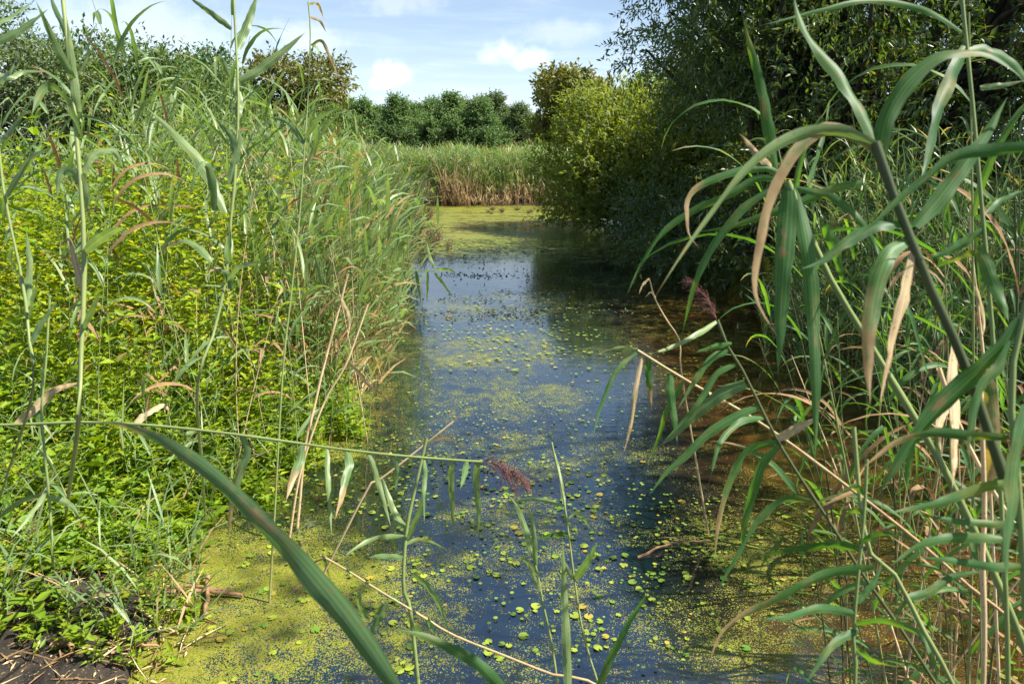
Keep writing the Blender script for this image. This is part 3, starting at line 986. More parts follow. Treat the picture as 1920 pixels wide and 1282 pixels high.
used = set()
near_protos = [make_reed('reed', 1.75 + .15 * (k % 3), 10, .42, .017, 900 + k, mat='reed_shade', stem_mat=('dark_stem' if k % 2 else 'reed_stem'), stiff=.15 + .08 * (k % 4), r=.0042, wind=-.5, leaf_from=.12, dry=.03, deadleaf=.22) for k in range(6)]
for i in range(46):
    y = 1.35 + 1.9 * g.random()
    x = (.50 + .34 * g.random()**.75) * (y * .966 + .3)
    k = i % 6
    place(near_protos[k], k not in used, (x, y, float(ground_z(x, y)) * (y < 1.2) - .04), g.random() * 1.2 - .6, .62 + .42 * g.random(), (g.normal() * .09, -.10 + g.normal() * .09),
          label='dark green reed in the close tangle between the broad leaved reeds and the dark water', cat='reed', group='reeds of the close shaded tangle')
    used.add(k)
used = set()
for i in range(14):
    y = 1.4 + 2.2 * g.random()
    x = (.46 + .34 * g.random()**.7) * (y * .966 + .3)
    o = copy_tree(dry_protos[i % 4])
    o.location, o.rotation_euler = (x, y, -.05), (g.normal() * .2, -.22 + g.normal() * .3, g.random() * 6.28)
    k = .6 + .35 * g.random()
    o.scale = (k, k, k)
    tag(o, 'bare tan dead reed stem in the close shaded tangle over the dark water', 'dead reed', 'tan dead reed stems of the close shaded tangle')

used = set()
lab_short = 'short young reed growing out of the water margin below the tall stand'
for i in range(24):
    y = 2.7 + 3.2 * g.random()
    x = shore_left(y) + .42 - .9 * g.random()
    k = i % 4
    place(short_protos[k], k not in used, (x, y, -.03), g.random() * 6.28, .75 + .5 * g.random(), (g.normal() * .12, g.normal() * .12), label=lab_short, cat='reed', group='short young reeds at the sunlit margin')
    used.add(k)

# the mass of the two stands beyond what can be counted
s = Soup()
n = 1500
y = 6.5 + 20.5 * rng.random(n)**.95
x = shore_left(y) - .02 - (3.5 + .10 * y) * rng.random(n)**1.25
reed_bed(s, np.stack([x, y, ground_z(x, y)], 1), (1.9 + .5 * rng.random(n) - .35 * np.exp(-np.abs(x - shore_left(y)) * 2.5)) * np.where(x / y < -.52, .70, .93), .45, .033, 10, .0055, leaf_from=.15, dry_low=.75, tint_shift=.15)
n = 800
y = 4.4 + 8.5 * rng.random(n)
x = shore_left(y) + .32 - .75 * rng.random(n)
reed_bed(s, np.stack([x, y, ground_z(x, y)], 1), 1.0 + .7 * rng.random(n), .40, .026, 8, .0045, leaf_from=.1, dry_low=.85, tint_shift=.2, wind=(1.0, -.3), lean=.14)
n = 900
y = 4.4 + 3.2 * rng.random(n)
x = 2.2 + .5 * np.abs(5.8 - y) + 2.8 * rng.random(n)
reed_bed(s, np.stack([x, y, x * 0 - .05], 1), (1.1 + 1.0 * rng.random(n)) * np.clip(.4 + (x - 2.2 - .5 * np.abs(5.8 - y)) / 1.1, .4, 1), .30, .013, 11, .003, leaf_from=.1, dry_low=.3, wind=(-.4, 0))
tag(obj('reed_mass', s.mesh('reed_mass', M['reed'])), 'dense mass of reeds filling the banks behind the single reeds', 'reed bed', kind='stuff')


# ------------------------------------------------------------------ weeds on the sunlit bank (ground cover)
def weed_mass(soup, n, xr, yr, hf, leaf, pairs, tint0, spread=.1):
    x = rng.uniform(*xr, n)
    y = rng.uniform(*yr, n)
    ok = (x < shore_left(y) + .12 + .10 * rng.normal(size=n)) & (fbm(x, y, 2.6, 33) > -1.1)
    x, y = x[ok], y[ok]
    n = len(x)
    z = np.maximum(ground_z(x, y), -.02)
    H = hf(x, y) * (.40 + .85 * rng.random(n)**1.3)
    ok = H > .05
    x, y, z, H = x[ok], y[ok], z[ok], H[ok]
    n = len(x)
    lean = rng.normal(size=(n, 2)) * .16 + np.array([.06, -.04])
    tint_p = np.clip(tint0(x, y, H) + .22 * rng.normal(size=n), 0, 1)
    for k in range(pairs):
        f = (k + .6 + .3 * rng.random(n)) / pairs
        f = 1 - (1 - f) * np.minimum(1, .62 / H)          # leaves crowd the upper part
        p = np.stack([x + lean[:, 0] * H * f**1.5, y + lean[:, 1] * H * f**1.5, z + H * f], 1)
        a0 = rng.random(n) * 6.28
        for s_ in (0, math.pi):
            a = a0 + s_ + rng.normal(size=n) * .25
            el = .15 + .5 * rng.random(n)
            d = np.stack([np.cos(a) * np.cos(el), np.sin(a) * np.cos(el), np.sin(el)], 1)
            L = leaf * (.55 + .7 * rng.random(n)) * (1 - .35 * (f > .93))
            leaf_quads(soup, p, d, np.array([[0, 0, 1.0]]) + rng.normal(size=(n, 3)) * .3, L, L * (.30 + .16 * rng.random(n)), np.clip(tint_p * .8 + .2 * f + .12 * rng.normal(size=n), 0, 1), np.where(rng.random(n) < .02, .9, 0), .3)
    V0 = np.stack([x, y, z - .02], 1)
    V1 = np.stack([x + lean[:, 0] * H, y + lean[:, 1] * H, z + H], 1)
    o = np.array([.0028, 0, 0])
    o2 = np.array([0, .0028, 0])
    soup.add(np.stack([V0 - o, V0 + o, V1, V0 - o2, V0 + o2, V1], 1).reshape(-1, 3), None, np.arange(6 * n).reshape(-1, 3), .3, .1, 0)


def weed_h(x, y):
    back = np.clip((y - 2.5) / 2.3, 0, 1)
    d = np.clip(shore_left(y) - x, 0, 3)
    edge = np.clip(d / .75, 0, 1)
    return (.17 + 1.08 * back**1.1) * (.35 + .65 * edge) * (1 + .30 * np.sin(x * 3.3 + y * 2) * np.cos(x * 5.1 - y * 4.3)) * np.clip((y - 2.30 - .10 * np.sin(x * 7)) / .30, .25, 1) * (y > 2.10 + .10 * np.sin(x * 9) + .62 * np.clip((x + 1.80) / .25, 0, 1))


s = Soup()
weed_mass(s, 3300, (-5.2, -.9), (2.25, 6.3), weed_h, .075, 8, lambda x, y, H: .20 + .62 * np.clip((H - .25) / .5, 0, 1) * np.clip(.62 + .42 * fbm(x, y, 1.3, 44), 0, 1))
weed_mass(s, 2600, (-3.4, -.9), (2.3, 4.2), lambda x, y: np.minimum(weed_h(x, y), .38), .055, 6, lambda x, y, H: .20 + 0 * H)
weed_mass(s, 1200, (-9, -2.0), (5.8, 9.5), lambda x, y: 1.25 + 0 * x, .085, 8, lambda x, y, H: .35 + 0 * H)
weed_mass(s, 420, (-4.2, -1.0), (2.5, 6.0), lambda x, y: weed_h(x, y) * 1.15, .115, 6, lambda x, y, H: .02 + 0 * H)
weed_mass(s, 800, (-3.2, -.9), (1.98, 3.0), lambda x, y: .09 + 0 * x, .045, 5, lambda x, y, H: .22 + 0 * H)
tag(obj('weeds', s.mesh('weeds', M['weed'], smooth=False)), 'yellow-green leafy weeds covering the sunlit bank', 'weeds', kind='stuff')


# grass and thin sedge growing through the weeds
s = Soup()
n = 900
x = rng.uniform(-4.2, -.8, n)
y = 2.15 + 4.1 * rng.random(n)**1.2
ok = x < shore_left(y) + .22
x, y = x[ok], y[ok]
n = len(x)
reed_bed(s, np.stack([x, y, np.maximum(ground_z(x, y), -.02)], 1), (.25 + .25 * np.maximum(y - 2.4, 0)) * (.6 + .8 * rng.random(n)), .30, .009, 5, .002, leaf_from=.05, dry_low=.3, lean=.16, tint_shift=.1)
tag(obj('grass', s.mesh('grass', M['reed'])), 'thin pale grass growing up through the weeds of the sunlit bank', 'grass', kind='stuff')


# ------------------------------------------------------------------ reeds modelled one by one
VIEW = np.array([0, math.cos(PITCH), -math.sin(PITCH)])
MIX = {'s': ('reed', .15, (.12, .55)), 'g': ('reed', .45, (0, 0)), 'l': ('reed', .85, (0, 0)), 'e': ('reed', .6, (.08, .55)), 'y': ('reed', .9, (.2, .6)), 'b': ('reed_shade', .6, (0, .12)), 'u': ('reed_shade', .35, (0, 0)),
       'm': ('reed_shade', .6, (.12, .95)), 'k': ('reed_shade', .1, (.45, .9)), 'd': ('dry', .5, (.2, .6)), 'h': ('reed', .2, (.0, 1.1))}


def streak_attr(me, a0, a1, u0, u1, amount):
    # a withered brown stripe beside the midrib between two fractions of the blade
    dr = me.attributes['dry'].data
    ac = me.attributes['across'].data
    n_ = len(dr) // 5
    for i in range(len(dr)):
        f = (i // 5) / (n_ - 1)
        if a0 < f < a1 and u0 <= ac[i].value <= u1:
            k_ = math.sin(math.pi * (f - a0) / (a1 - a0)) * (1 - .5 * abs(ac[i].value - (u0 + u1) / 2))
            dr[i].value = max(dr[i].value, amount * k_)


def slim_profile(t):
    return np.where(t < .2, .7 + .3 * np.sin(t / .2 * np.pi / 2), np.cos((t - .2) / .8 * np.pi / 2) ** 1.35) * (1 - t**14)


def special_reed(label, t, stem, wpx, leaves, stem_mat='reed_stem', stem_dry=(.5, .0), base=None, plume=None, cat='reed', name='reed', group=None, t_top=None, roll=35):
    """stem: pixel path from tip to root at range t (metres); leaves: (kind, width_px, path from root to tip[, range at tip])"""
    g_ = random.Random(label)
    t_top = t if t_top is None else t_top
    k = len(stem)
    pts = [P(px, py, t_top + (t - t_top) * i / max(k - 1, 1)) for i, (px, py) in enumerate(stem)]
    pts = pts[::-1]                                     # root first
    low = pts[0]
    if base is None:
        # carry the stem on in its own line until it meets ground or water
        dirn = norm(pts[0] - pts[min(2, len(pts) - 1)])
        dirn = norm(dirn + np.array([0, .06, -.35 if dirn[2] > -.6 else -.05]))
        L_ = (low[2] + .06) / max(-dirn[2], .3)
        base = low + dirn * L_
        base[2] = min(float(ground_z(base[0], base[1])) - .03, -.03)
    base = np.asarray(base, float)
    if low[2] > base[2] + .06:
        midp = low * .5 + base * .5
        full = [base, midp + (np.array([0, 0, .04]) if len(pts) < 3 else 0)] + pts
    else:
        full = pts
    root = empty(name, tuple(base))
    tag(root, label, cat, group)
    sp_ = spline(full, 40)
    s = Soup()
    wm = wpx * t / FPX
    tube(s, sp_ - base, wm * .55, wm * .32, 9, g_.random() * .6 + .2, stem_dry, nodes=11)
    obj('stem', s.mesh('stem', M[stem_mat]), root)
    for lf in leaves:
        kind, wl_, path = lf[:3]
        mat, tint, dry = MIX[kind]
        # range at the leaf's root: that of the nearest stem point
        r0 = np.array(path[0], float)
        dist = [np.hypot(px - r0[0], py - r0[1]) for px, py in stem]
        i0 = int(np.argmin(dist))
        ta = t_top + (t - t_top) * i0 / max(k - 1, 1)
        tb = lf[3] if len(lf) > 3 else ta * (1 + g_.uniform(-.10, .06))
        q = [P(px, py, ta + (tb - ta) * i / (len(path) - 1)) for i, (px, py) in enumerate(path)]
        sp2_ = spline(q, 26)
        d = norm(np.gradient(sp2_, axis=0))
        side = norm(np.cross(d, VIEW))
        a = R(g_.uniform(-roll, roll))
        nrm = np.cross(side, d)
        side = side * math.cos(a) + nrm * math.sin(a)
        s = Soup()
        blade(s, sp2_ - base, (wl_ if wl_ < 18 else wl_ * .88) * (ta + tb) / 2 / FPX / max(math.cos(a), .6), side, .28, min(1, max(0, tint + g_.uniform(-.25, .25))), dry, prof=slim_profile if wl_ > 50 or kind in 'ey' else blade_profile, twist=g_.uniform(-.5, .5))
        lm = s.mesh('leaf', M[mat])
        if wl_ > 50:
            streak_attr(lm, .08, .55, -.28, .12, .85)
        elif wl_ > 24 and kind not in 'dk':
            q0 = g_.uniform(.1, .5)
            streak_attr(lm, q0, q0 + g_.uniform(.15, .4), *((-.1, .6) if g_.random() < .5 else (-.6, .1)), g_.uniform(.4, .62) if wl_ < 50 else .9)
        obj('leaf', lm, root)
    if plume:
        mat, path, spread, tp = plume
        s = Soup()
        ax = spline([P(px, py, tp) for px, py in path], 20) - base
        gg = np.random.default_rng(9)
        L0 = np.linalg.norm(ax[-1] - ax[0])
        for i in range(95):
            u = gg.random()**.8
            b = ax[int(u * 19)]
            dd = norm((ax[-1] - ax[0]) / L0 * .9 + gg.normal(size=3) * spread + np.array([0, 0, -.25]))
            L = L0 * (.22 + .38 * gg.random()) * (1.15 - .6 * u)
            st = spline([b, b + dd * L * .5, b + dd * L + np.array([0, 0, -L * .35])], 6)
            tube(s, st, .0007, .0003, 3, gg.random(), (0, 0))
            for q in st[1:]:
                dq = norm(dd + gg.normal(size=(3, 3)) * .5)
                leaf_quads(s, np.tile(q, (3, 1)), dq, gg.normal(size=(3, 3)), L0 * .045, L0 * .010, gg.random(3))
        obj('plume', s.mesh('plume', M[mat]), root)
    return root


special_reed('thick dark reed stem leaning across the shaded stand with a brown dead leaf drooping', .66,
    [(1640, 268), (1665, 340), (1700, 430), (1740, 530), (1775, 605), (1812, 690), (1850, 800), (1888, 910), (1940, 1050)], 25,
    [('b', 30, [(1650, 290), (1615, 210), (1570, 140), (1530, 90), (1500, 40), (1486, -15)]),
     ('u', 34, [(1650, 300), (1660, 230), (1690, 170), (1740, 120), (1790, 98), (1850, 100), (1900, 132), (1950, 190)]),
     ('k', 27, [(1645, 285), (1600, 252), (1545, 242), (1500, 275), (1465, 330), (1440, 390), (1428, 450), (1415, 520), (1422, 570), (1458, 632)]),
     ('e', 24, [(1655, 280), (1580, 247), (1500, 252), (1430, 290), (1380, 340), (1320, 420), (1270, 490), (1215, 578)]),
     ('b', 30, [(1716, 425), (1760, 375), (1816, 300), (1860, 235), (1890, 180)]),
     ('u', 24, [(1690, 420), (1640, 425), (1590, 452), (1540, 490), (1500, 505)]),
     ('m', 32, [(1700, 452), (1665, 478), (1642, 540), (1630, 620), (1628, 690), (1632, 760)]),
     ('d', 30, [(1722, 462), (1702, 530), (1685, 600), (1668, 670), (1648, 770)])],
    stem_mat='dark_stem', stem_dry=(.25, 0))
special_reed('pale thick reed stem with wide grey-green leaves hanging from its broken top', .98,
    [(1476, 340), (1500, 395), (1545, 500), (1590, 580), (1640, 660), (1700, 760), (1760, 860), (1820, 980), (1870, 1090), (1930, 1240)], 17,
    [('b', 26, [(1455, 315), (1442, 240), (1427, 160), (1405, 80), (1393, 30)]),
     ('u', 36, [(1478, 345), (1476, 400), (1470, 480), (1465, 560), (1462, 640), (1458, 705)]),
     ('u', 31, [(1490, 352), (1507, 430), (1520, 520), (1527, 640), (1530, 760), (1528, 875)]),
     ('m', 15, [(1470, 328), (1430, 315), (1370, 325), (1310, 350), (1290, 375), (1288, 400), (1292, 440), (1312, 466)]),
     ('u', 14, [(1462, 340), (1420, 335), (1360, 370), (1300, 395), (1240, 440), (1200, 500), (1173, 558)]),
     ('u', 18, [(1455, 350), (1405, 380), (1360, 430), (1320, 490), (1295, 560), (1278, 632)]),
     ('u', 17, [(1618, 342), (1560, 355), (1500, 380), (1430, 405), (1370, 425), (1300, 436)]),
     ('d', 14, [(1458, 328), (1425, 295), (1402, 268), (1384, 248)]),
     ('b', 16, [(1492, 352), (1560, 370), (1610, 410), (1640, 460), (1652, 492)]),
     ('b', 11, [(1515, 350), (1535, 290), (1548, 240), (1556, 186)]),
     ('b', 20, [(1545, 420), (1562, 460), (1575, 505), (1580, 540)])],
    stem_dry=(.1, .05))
special_reed('tan reed leaning far out over the brown water, its leaves hanging straight down', 1.3,
    [(1195, 657), (1290, 715), (1390, 770), (1480, 830), (1560, 890), (1640, 950), (1740, 1030), (1830, 1110), (1930, 1190)], 8,
    [('y', 6, [(1195, 655), (1160, 652), (1115, 665)]), ('u', 9, [(1198, 658), (1160, 690), (1135, 740), (1118, 790), (1110, 828)]), ('d', 9, [(1205, 665), (1192, 730), (1182, 800), (1165, 862)]),
     ('m', 13, [(1215, 672), (1217, 710), (1222, 770)]), ('b', 15, [(1256, 700), (1258, 745), (1265, 790), (1270, 835)]), ('b', 8, [(1282, 714), (1250, 770), (1235, 820), (1214, 872)]), ('d', 8, [(1330, 735), (1345, 750), (1375, 755)])],
    stem_mat='reed_stem', stem_dry=(.9, .55))
special_reed('dark slender reed with a pink flower plume over the brown water', 1.15,
    [(1345, 600), (1362, 645), (1390, 690), (1420, 750), (1460, 830), (1510, 910), (1560, 985), (1620, 1080), (1690, 1180), (1760, 1290)], 8,
    [('l', 10, [(1345, 602), (1310, 625), (1260, 650), (1218, 664)]), ('u', 14, [(1368, 656), (1332, 675), (1300, 720), (1270, 768)]), ('u', 12, [(1380, 683), (1345, 700), (1320, 740), (1290, 780), (1240, 832)]),
     ('e', 24, [(1398, 718), (1350, 740), (1300, 780), (1260, 820), (1224, 843)]), ('u', 18, [(1422, 762), (1370, 785), (1320, 820), (1280, 860), (1250, 885), (1214, 932)]), ('b', 12, [(1432, 783), (1390, 790), (1350, 830), (1330, 905)]),
     ('m', 19, [(1458, 828), (1410, 840), (1380, 880), (1360, 930), (1345, 1000), (1340, 1050)]), ('u', 15, [(1460, 835), (1430, 870), (1410, 930), (1395, 990), (1392, 1060)]),
     ('u', 21, [(1522, 940), (1470, 938), (1430, 970), (1390, 1030), (1338, 1122)]), ('d', 16, [(1455, 825), (1500, 800), (1540, 780)]), ('u', 11, [(1372, 645), (1340, 650), (1300, 662)])],
    stem_mat='dark_stem', stem_dry=(.5, 0), plume=('pink_plume', [(1345, 602), (1338, 580), (1322, 556), (1296, 530)], .20, 1.15))
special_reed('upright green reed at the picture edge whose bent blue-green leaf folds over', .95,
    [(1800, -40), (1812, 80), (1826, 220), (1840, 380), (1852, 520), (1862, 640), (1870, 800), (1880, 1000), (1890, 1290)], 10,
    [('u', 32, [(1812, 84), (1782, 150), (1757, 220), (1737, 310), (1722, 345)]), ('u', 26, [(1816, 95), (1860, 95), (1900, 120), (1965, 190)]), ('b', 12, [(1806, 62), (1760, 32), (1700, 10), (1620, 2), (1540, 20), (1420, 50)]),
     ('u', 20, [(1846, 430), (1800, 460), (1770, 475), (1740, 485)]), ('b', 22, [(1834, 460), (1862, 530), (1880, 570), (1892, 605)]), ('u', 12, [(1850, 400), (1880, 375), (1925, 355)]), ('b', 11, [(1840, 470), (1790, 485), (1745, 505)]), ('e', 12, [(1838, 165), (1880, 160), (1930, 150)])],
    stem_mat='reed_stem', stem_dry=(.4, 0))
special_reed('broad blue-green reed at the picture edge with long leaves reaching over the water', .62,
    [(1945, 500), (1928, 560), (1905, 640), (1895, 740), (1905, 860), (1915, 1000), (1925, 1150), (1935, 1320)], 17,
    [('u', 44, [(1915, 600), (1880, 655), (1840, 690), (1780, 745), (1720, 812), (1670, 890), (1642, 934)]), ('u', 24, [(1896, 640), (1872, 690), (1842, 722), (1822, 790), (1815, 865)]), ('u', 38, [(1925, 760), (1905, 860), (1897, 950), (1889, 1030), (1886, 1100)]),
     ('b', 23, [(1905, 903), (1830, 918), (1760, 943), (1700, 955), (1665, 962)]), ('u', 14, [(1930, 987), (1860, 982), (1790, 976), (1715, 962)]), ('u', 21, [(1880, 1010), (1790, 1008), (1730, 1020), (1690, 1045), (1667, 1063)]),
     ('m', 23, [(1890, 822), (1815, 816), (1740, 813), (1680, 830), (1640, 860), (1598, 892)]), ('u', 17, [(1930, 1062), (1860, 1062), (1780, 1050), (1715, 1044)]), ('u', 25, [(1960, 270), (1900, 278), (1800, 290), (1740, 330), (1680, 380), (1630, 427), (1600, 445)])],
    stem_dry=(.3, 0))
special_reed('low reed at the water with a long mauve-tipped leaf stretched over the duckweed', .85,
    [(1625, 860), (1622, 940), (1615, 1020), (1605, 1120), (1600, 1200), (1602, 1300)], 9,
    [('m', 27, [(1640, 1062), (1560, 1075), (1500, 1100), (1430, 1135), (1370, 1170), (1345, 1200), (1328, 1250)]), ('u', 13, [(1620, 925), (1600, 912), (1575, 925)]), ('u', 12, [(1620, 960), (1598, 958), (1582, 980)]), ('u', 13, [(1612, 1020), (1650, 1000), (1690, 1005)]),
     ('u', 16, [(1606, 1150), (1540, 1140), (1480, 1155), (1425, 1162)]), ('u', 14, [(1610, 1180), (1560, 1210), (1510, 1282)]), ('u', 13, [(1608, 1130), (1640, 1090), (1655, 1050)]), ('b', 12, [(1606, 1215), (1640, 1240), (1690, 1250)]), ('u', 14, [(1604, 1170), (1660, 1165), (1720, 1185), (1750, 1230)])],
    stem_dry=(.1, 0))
special_reed('upright tan dead stem beside the broad blue-green reed', .9, [(1838, 700), (1842, 820), (1846, 950), (1842, 1060), (1843, 1290)], 12,
    [('d', 26, [(1790, 640), (1788, 720), (1792, 800), (1790, 870), (1785, 920)]), ('k', 30, [(1846, 690), (1860, 760), (1862, 850), (1850, 930), (1843, 985)])], stem_mat='dry', cat='dead reed', name='dead_reed')
special_reed('thin bent tan dead stem rising through the thin shaded reeds', 1.5, [(1820, 385), (1822, 470), (1832, 560), (1842, 650), (1850, 760)], 6, [('d', 8, [(1828, 530), (1845, 600), (1840, 640)])], stem_mat='dry', cat='dead reed', name='dead_reed')
special_reed('dead stem slanting through the shaded reeds above the water', 1.1, [(1760, 690), (1800, 800), (1850, 900), (1900, 980), (1950, 1060)], 11, [('d', 14, [(1780, 750), (1760, 800), (1765, 850)])], stem_mat='dry', cat='dead reed', name='dead_reed')
special_reed('bowed olive reed stem slanting down to the lower corner of the shaded stand', .9, [(1600, 800), (1625, 1020), (1680, 1080), (1730, 1180), (1790, 1290)], 12,
    [('u', 18, [(1625, 1030), (1560, 1022), (1490, 1030), (1425, 1042)]), ('u', 15, [(1700, 1120), (1740, 1110), (1790, 1080), (1850, 1070)])], stem_dry=(.8, .1))

# the sunlit side
special_reed('tall stout reed closest to the viewer with broad drooping leaves, rising out of the picture', 1.3,
    [(112, -60), (122, 40), (134, 150), (145, 270), (154, 380), (158, 480), (156, 590), (150, 700), (146, 800)], 11,
    [('g', 12, [(142, 158), (125, 125), (100, 75), (80, 30), (66, 0)]), ('g', 11, [(136, 92), (118, 50), (100, 10), (88, -30)]), ('g', 21, [(152, 258), (140, 225), (120, 185), (98, 163), (80, 170), (68, 195), (59, 218)]), ('g', 21, [(161, 392), (155, 350), (140, 328), (120, 320), (110, 335), (107, 375)]),
     ('l', 19, [(158, 325), (170, 295), (195, 283), (215, 285), (232, 318)]), ('l', 15, [(159, 472), (185, 450), (215, 432), (236, 427)]), ('d', 13, [(155, 545), (145, 510), (135, 470), (128, 448), (112, 462)]), ('l', 15, [(155, 615), (170, 585), (187, 548)]),
     ('g', 11, [(142, 150), (160, 110), (172, 60), (195, 30)]), ('l', 14, [(148, 210), (140, 160), (132, 90), (125, 30)])], base=(-2.0, 2.75, .2))
special_reed('slim tall reed with a dark leaf blade pointing up against the sky', 1.75,
    [(436, -40), (443, 90), (447, 200), (441, 330), (432, 420), (424, 520), (402, 620), (370, 730)], 7,
    [('g', 15, [(446, 92), (458, 60), (472, 22), (486, -20)]), ('g', 11, [(434, 55), (402, 30), (372, 8), (350, -8)]), ('g', 15, [(450, 152), (480, 135), (520, 105), (574, 60)]), ('g', 13, [(446, 222), (449, 190), (450, 158)]), ('g', 15, [(444, 302), (435, 262), (420, 238), (408, 232)]),
     ('l', 17, [(425, 400), (378, 308), (340, 265), (300, 225), (270, 198)]), ('g', 14, [(430, 345), (448, 270), (446, 240)]), ('e', 15, [(402, 395), (397, 340), (385, 305), (365, 330), (350, 392)]), ('h', 11, [(436, 545), (425, 512), (400, 505), (384, 522)]), ('g', 12, [(397, 492), (370, 462), (340, 452), (308, 472)]),
     ('l', 14, [(430, 440), (428, 490), (432, 420)]), ('l', 11, [(420, 530), (450, 500), (500, 490)])], base=(-1.5, 3.0, .05))
special_reed('wispy reed with small curled withered leaves standing highest against the sky', 2.7, [(578, 4), (582, 60), (579, 150), (572, 260), (562, 400), (545, 560), (530, 700)], 4,
    [('k', 6, [(578, 8), (595, 8), (608, 38)]), ('k', 6, [(581, 32), (600, 40), (612, 62)]), ('k', 6, [(583, 85), (604, 78), (622, 118), (638, 152)]), ('g', 7, [(582, 100), (590, 85), (604, 110)]), ('g', 8, [(576, 180), (600, 150), (632, 155)]), ('g', 9, [(572, 260), (600, 220), (640, 200)]), ('g', 10, [(570, 270), (540, 230), (500, 220)])])
special_reed('reed at the picture edge beside the stout one, with broad pale leaves', 1.4, [(-25, 60), (-10, 200), (2, 320), (12, 390), (28, 460), (46, 550), (55, 640), (60, 740)], 7,
    [('g', 11, [(-15, 50), (30, 25), (68, -2)]), ('g', 15, [(-12, 82), (40, 55), (92, 16)]), ('l', 20, [(-8, 165), (20, 130), (36, 102)]), ('e', 10, [(-8, 142), (20, 145), (45, 136), (95, 134)]), ('l', 12, [(48, 592), (40, 540), (20, 490), (4, 458)]), ('l', 13, [(50, 575), (55, 500), (49, 428)]), ('l', 12, [(54, 592), (65, 540), (76, 503)]),
     ('l', 11, [(58, 645), (75, 610), (106, 565)]), ('g', 11, [(-4, 270), (20, 245), (60, 190)]), ('l', 13, [(12, 368), (40, 320), (60, 295), (97, 275)])], base=(-2.35, 2.8, .2))
special_reed('short reed rooted at the mud edge with a pale broken leaf', 2.0, [(93, 560), (86, 680), (78, 770), (86, 870), (95, 970), (99, 1050)], 6,
    [('l', 11, [(76, 745), (80, 690), (90, 635)]), ('d', 16, [(30, 795), (62, 768), (102, 732), (145, 719), (146, 730)]), ('u', 9, [(75, 798), (72, 765), (69, 735)]), ('l', 10, [(90, 930), (50, 935), (10, 960), (-20, 990)]), ('l', 11, [(95, 930), (130, 945), (150, 970)]), ('l', 10, [(90, 915), (60, 960), (20, 1010)])], base=G(99, 1062, .12))
special_reed('green reed fallen flat across the picture, its brown plume drooping over the pond', 1.75,
    [(905, 866), (760, 855), (640, 842), (520, 825), (400, 809), (270, 796), (150, 791), (60, 795), (-60, 799), (-220, 815)], 7,
    [('h', 17, [(452, 816), (463, 845), (452, 880), (440, 915), (432, 960), (428, 1012)]), ('h', 17, [(565, 832), (563, 860), (550, 893), (536, 940)]), ('h', 15, [(650, 844), (655, 870), (648, 900), (640, 935), (628, 975)]), ('l', 11, [(690, 848), (705, 890), (720, 940), (733, 988)]), ('g', 9, [(795, 860), (797, 890), (794, 930), (796, 982)]),
     ('l', 11, [(847, 862), (846, 900), (848, 950), (850, 1008)]), ('g', 12, [(875, 864), (872, 885), (863, 918)]), ('l', 13, [(896, 866), (893, 900), (897, 960), (895, 1012)]), ('d', 15, [(250, 796), (275, 775), (305, 760), (320, 774)]), ('l', 9, [(614, 840), (614, 880), (618, 940), (622, 1010)]), ('l', 11, [(330, 802), (348, 815), (370, 803)]), ('g', 9, [(740, 853), (744, 890), (738, 930)])],
    plume=('plume', [(902, 866), (928, 868), (955, 882), (985, 905)], .55, 1.72), base=(-2.6, 2.3, .1), t_top=1.72)
special_reed('large out-of-focus reed leaf with a brown streak reaching up close to the lens', .56, [(770, 1330), (790, 1400)], 16,
    [('s', 49, [(770, 1330), (705, 1240), (650, 1165), (595, 1095), (535, 1025), (470, 960), (400, 893), (330, 842), (260, 806), (210, 793), (165, 790)], .74)], roll=8, base=(-.12, .62, .1))
special_reed('bright blue-green leaf blade rising from the lower picture edge', .85, [(965, 1320), (985, 1400)], 8, [('u', 26, [(965, 1320), (905, 1252), (845, 1215), (790, 1190), (735, 1178)])], roll=12, base=(.03, .95, .1))
special_reed('young reed with three upright leaves standing before the open water', 1.95, [(982, 985), (1004, 1060), (1020, 1140), (1034, 1205), (1046, 1290)], 6,
    [('l', 11, [(1000, 1042), (975, 962), (948, 922)]), ('l', 11, [(1005, 1062), (1000, 990), (989, 942)]), ('l', 10, [(1010, 1082), (985, 1050), (968, 1040)]), ('l', 9, [(1014, 1110), (1000, 1080), (990, 1050)])])
special_reed('taller young reed with a dark side leaf before the open water', 1.95, [(1034, 828), (1054, 920), (1066, 1000), (1076, 1080), (1090, 1170), (1108, 1240), (1126, 1300)], 5,
    [('g', 14, [(1078, 1085), (1100, 1055), (1121, 1014)]), ('u', 13, [(1068, 1002), (1040, 1004), (1004, 1010)]), ('l', 10, [(1065, 972), (1085, 965), (1109, 992)]), ('l', 7, [(1060, 948), (1000, 935), (938, 946)]), ('l', 9, [(1074, 1085), (1060, 1060), (1044, 1034)]), ('l', 7, [(1060, 960), (1052, 900), (1034, 828)])])
special_reed('single upright green blade between the two young reeds and the viewer', 1.2, [(1066, 1310), (1070, 1400)], 8, [('l', 17, [(1066, 1310), (1062, 1200), (1058, 1100), (1055, 1002)])], roll=15, base=(.14, 1.5, 0))
special_reed('soft out-of-focus blade slanting up from the lower picture edge', .9, [(1108, 1320), (1095, 1400)], 8, [('u', 14, [(1108, 1320), (1150, 1225), (1190, 1150), (1222, 1100)])], roll=15, base=(.10, 1.1, .08))
special_reed('reed with a thick pale sheath and sprawling leaves at the duckweed edge', 1.95, [(800, 820), (775, 930), (765, 975), (758, 1040), (757, 1105), (770, 1150)], 9,
    [('l', 11, [(764, 1010), (790, 950), (802, 880)]), ('l', 10, [(760, 1005), (700, 1010), (638, 1046)]), ('l', 10, [(762, 992), (740, 960), (714, 888)]), ('l', 9, [(760, 1020), (790, 1012), (840, 1030)]), ('g', 10, [(758, 1045), (715, 1042), (690, 1045)])])
